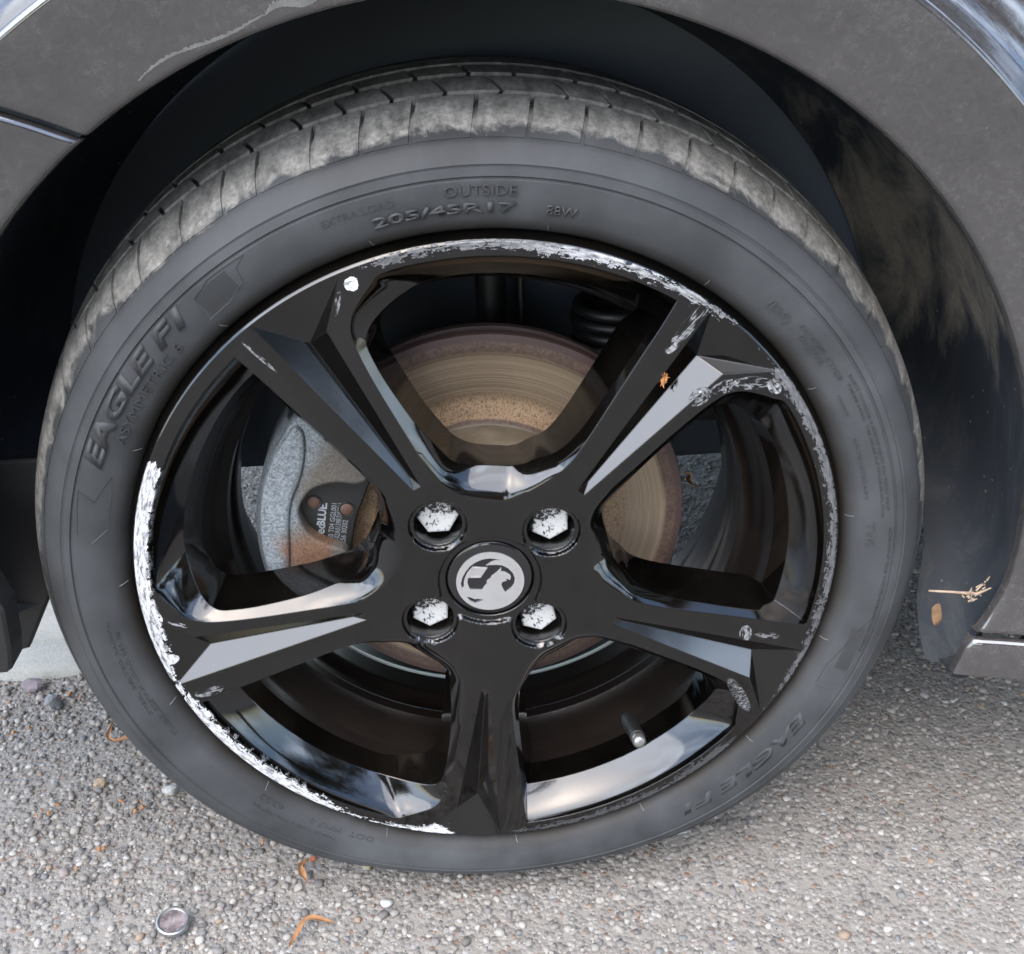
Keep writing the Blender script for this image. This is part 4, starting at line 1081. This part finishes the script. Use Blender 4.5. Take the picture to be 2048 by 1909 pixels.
blob('pebble', (.118, -.005, .003), (7, 6, 4.5), smat('beige_stone', (.46, .42, .37)), 'beige pebble low in the picture right of the tyre base', 'pebble', 8)
blob('pebble', (-.455, .292, .006), (11, 8, 8), smat('lilac_stone', (.30, .25, .27)), 'lilac-grey pebble beside the concrete kerb', 'pebble', 9)
blob('pebble', (-.425, .262, .006), (9, 9, 10), smat('grey_stone', (.27, .28, .30)), 'light grey upright pebble between the kerb and the tyre', 'pebble', 10)
blob('dry_bud', (-.11, .0345, .003), (3.6, 3, 3), smat('yellow_bud', (.55, .38, .10)), 'tiny yellow bud between two pale pebbles below the tyre', 'bud', 11)
# small orange crumbs left of the tyre
cr_ = []
for cx_, cy_, n in ((-.392, .118, 4), (-.315, .115, 4), (-.41, .262, 3), (-.455, .215, 3), (-.205, .074, 2), (-.33, .07, 3)):
    for q in range(n): cr_.append((cx_ + rng.normal(0, .009), cy_ + rng.normal(0, .009)))
parts = []
for i, (x, y) in enumerate(cr_):
    s_ = rng.uniform(1.3, 2.8); a = rng.uniform(0, PI); dx, dy = math.cos(a) * s_, math.sin(a) * s_
    parts.append(tube([(x * 1000 - dx, y * 1000 - dy, 4), (x * 1000, y * 1000, 6), (x * 1000 + dx, y * 1000 + dy, 4.5)], [s_ * .4, s_ * .75, s_ * .3], 6))
V, F = merge(parts); tag(tri_mesh('leaf_crumbs', V, F, G['orange'], smooth=50), 'scattered crumbs of orange blossom on the grit left of the tyre', 'crumbs', kind='stuff')
# silver disc (an old bottle top / badge)
V, F = lathe([(0, -3.0), (9.6, -3.0), (10.0, -3.6), (11.2, -3.9), (12.2, -3.2), (12.6, -1.2), (12.4, 0), (11.0, 0.4)], 48)
sdc = fixn(tri_mesh('metal_disc', V, F, G['pinecap'], None, (-.2545, -.013, .008), smooth=35)); sdc.rotation_euler = (R(-86), R(8), R(0))
tag(sdc, 'small round silvery metal disc lying on the asphalt at lower left', 'metal disc')
V, F = lathe([(0, -3.25), (9.4, -3.25), (9.5, -3.05)], 48); fixn(tri_mesh('face_plate', V, F, G['pinface'], sdc, (0, 0, 0), smooth=35)).location = (0, 0, 0)
# orange fluff caught on the upper right spoke
parts = []
for q in range(70):
    d_ = Vector(rng.normal(size=3)); d_.normalize(); L_ = rng.uniform(3, 6.5); st_ = Vector((rng.normal(0, .9), 0, rng.normal(0, 1.9)))
    parts.append(tube([st_, st_ + Vector((d_.x * L_ * .45, -abs(d_.y) * L_ * .6, d_.z * L_))], [.45, .12], 4))
V, F = merge(parts); tag(tri_mesh('dried_blossom', V, F, smooth=60, mat=simple('orange_blossom', (.80, .36, .12), .8, var=.2), loc=(.1085, .001, AXZ + .1385)), 'tiny fluffy orange dried blossom stuck in the groove of the upper right spoke', 'blossom')
# debris and straw on the lower end of the arch liner
def stalk(pts, r_, name, label, cat, mat): V, F = tube(pts, r_, 6); return tag(tri_mesh(name, V, F, mat, None, WC, smooth=60), label, cat)
stalk([(290, -10, -22), (303, -16, -20), (316, -24, -17), (322, -28, -10)], [.7, .9, 1.2, .5], 'straw_stalk', 'thin pinkish straw stalk lodged on the lower end of the arch liner', 'straw', G['straw'])
parts = []
for q in range(22):
    p0 = Vector((rng.uniform(309, 321), rng.uniform(-27, -20), 0)); p0.z = -22 + (p0.x - 309) * 1.1 + rng.normal(0, 1.6); d_ = Vector((rng.normal(1.5, 2), rng.normal(0, 1), rng.normal(2, 2.4)))
    parts.append(tube([p0, p0 + d_], [.7, .3], 5))
V, F = merge(parts); tag(tri_mesh('straw_tuft', V, F, G['straw'], None, WC, smooth=60), 'tuft of dry straw bits wedged at the arch lip on the right', 'straw')
blob('dead_leaf_clump', (.3005, -.006, AXZ - .0445), (5, 2, 10), simple('dead_leaf', (.30, .17, .08), .8, 0, 200, .4, .001, .4, 90), 'brown seed-like dead leaf on the lower end of the liner', 'dead leaf', 12)

# ================================================================== what the glossy paint reflects: trees and a house across the street
def tree(x, y, h, rad, seed, label):
    g_ = np.random.default_rng(seed)
    t = bpy.data.objects.new('garden_tree', None); COL.objects.link(t); t.location = (x, y, 0); tag(t, label, 'tree', 'trees across the street')
    parts = [tube([(0, 0, 0), (g_.normal(0, .1), 0, h * .3), (0, g_.normal(0, .1), h * .7)], [.22, .17, .08], 8)]
    for q in range(7):
        a = g_.uniform(0, 2 * PI); b0 = h * g_.uniform(.28, .5); parts.append(tube([(0, 0, b0), (math.cos(a) * rad * .4, math.sin(a) * rad * .4, b0 + h * .15), (math.cos(a) * rad * .7, math.sin(a) * rad * .7, b0 + h * .28)], [.09, .06, .03], 6))
    V, F = merge(parts); o = tri_mesh('trunk', V, F, G['bark'], t, (x, y, 0), scale=1)
    n = 5200; cl = g_.normal(size=(34, 3)); cl /= np.linalg.norm(cl, axis=1)[:, None]; cl *= g_.uniform(.35, .95, (34, 1)); 
    ci = g_.integers(0, 34, n); P = cl[ci] * (rad, rad, h * .34) + g_.normal(0, rad * .16, (n, 3)); P[:, 2] += h * .64
    A_ = g_.normal(size=(n, 3)); A_ /= np.linalg.norm(A_, axis=1)[:, None]; B_ = np.cross(A_, g_.normal(size=(n, 3))); B_ /= np.linalg.norm(B_, axis=1)[:, None]
    s_ = g_.uniform(.06, .14, (n, 1)); V = np.stack([P - A_ * s_, P + B_ * s_ * .55, P + A_ * s_, P - B_ * s_ * .55], 1).reshape(-1, 3)
    F = np.arange(4 * n).reshape(-1, 4); tri_mesh('crown', V, F, G['leaf'], t, (x, y, 0), scale=1)
tree(-6.5, -12, 6.5, 2.4, 21, 'dark green garden tree reflected on the left in the glossy wheel'); tree(-1.2, -9.5, 8.0, 2.2, 22, 'smaller green garden tree reflected beside the house'); tree(8.5, -8.5, 8.5, 2.8, 23, 'tall green tree reflected on the right of the wheel')
tree(8.0, -3.4, 8.5, 2.8, 24, 'broad green tree standing beside the road beyond the rear of the car')
hs = bpy.data.objects.new('brick_house', None); COL.objects.link(hs); hs.location = (3.8, -12.5, 0); tag(hs, 'orange brick house with cream upper storey and dark roof across the street', 'house')
def hb(name, x0, x1, y0, y1, z0, z1, mat): V, F = boxm(x0, x1, y0, y1, z0, z1); return fixn(tri_mesh(name, V, F, mat, hs, (3.8, -12.5, 0), scale=1))
hb('brick_wall', -3.5, 3.5, -3, 3, 0, 2.7, G['brick']); hb('upper_wall', -3.48, 3.48, -2.98, 2.98, 2.7, 5.1, G['render'])
for x in (-2.2, 1.6):
    for z in (.9, 3.2):
        w_ = hb('window', x, x + 1.3, 3.0, 3.06, z, z + 1.2, G['white']); 
        V, F = boxm(x + .08, x + 1.22, 3.06, 3.08, z + .08, z + 1.12); fixn(tri_mesh('pane', V, F, G['glass'], w_, (3.8, -12.5, 0), scale=1))
hb('door', -.4, .5, 3.0, 3.07, 0, 2.1, G['white'])
V = [(-3.8, -3.3, 5.1), (3.8, -3.3, 5.1), (3.8, 3.3, 5.1), (-3.8, 3.3, 5.1), (-3.8, 0, 7.2), (3.8, 0, 7.2)]; F = [(0, 1, 5, 4), (2, 3, 4, 5), (0, 4, 3), (1, 2, 5), (0, 3, 2, 1)]
fixn(tri_mesh('roof', V, F, G['tile'], hs, (3.8, -12.5, 0), scale=1))
V = [(-60, -60, 0), (60, -60, 0), (60, -7.5, 0), (-60, -7.5, 0), (-60, -7.4, -.0), (60, -7.4, -.0)]
o = tri_mesh('verge', [(-60, -60, .006), (60, -60, .006), (60, -5.5, .006), (-60, -5.5, .006)], [(0, 1, 2, 3)], G['grass'], scale=1); struct(o)
S.cycles.use_denoising = True; S.cycles.max_bounces = 8
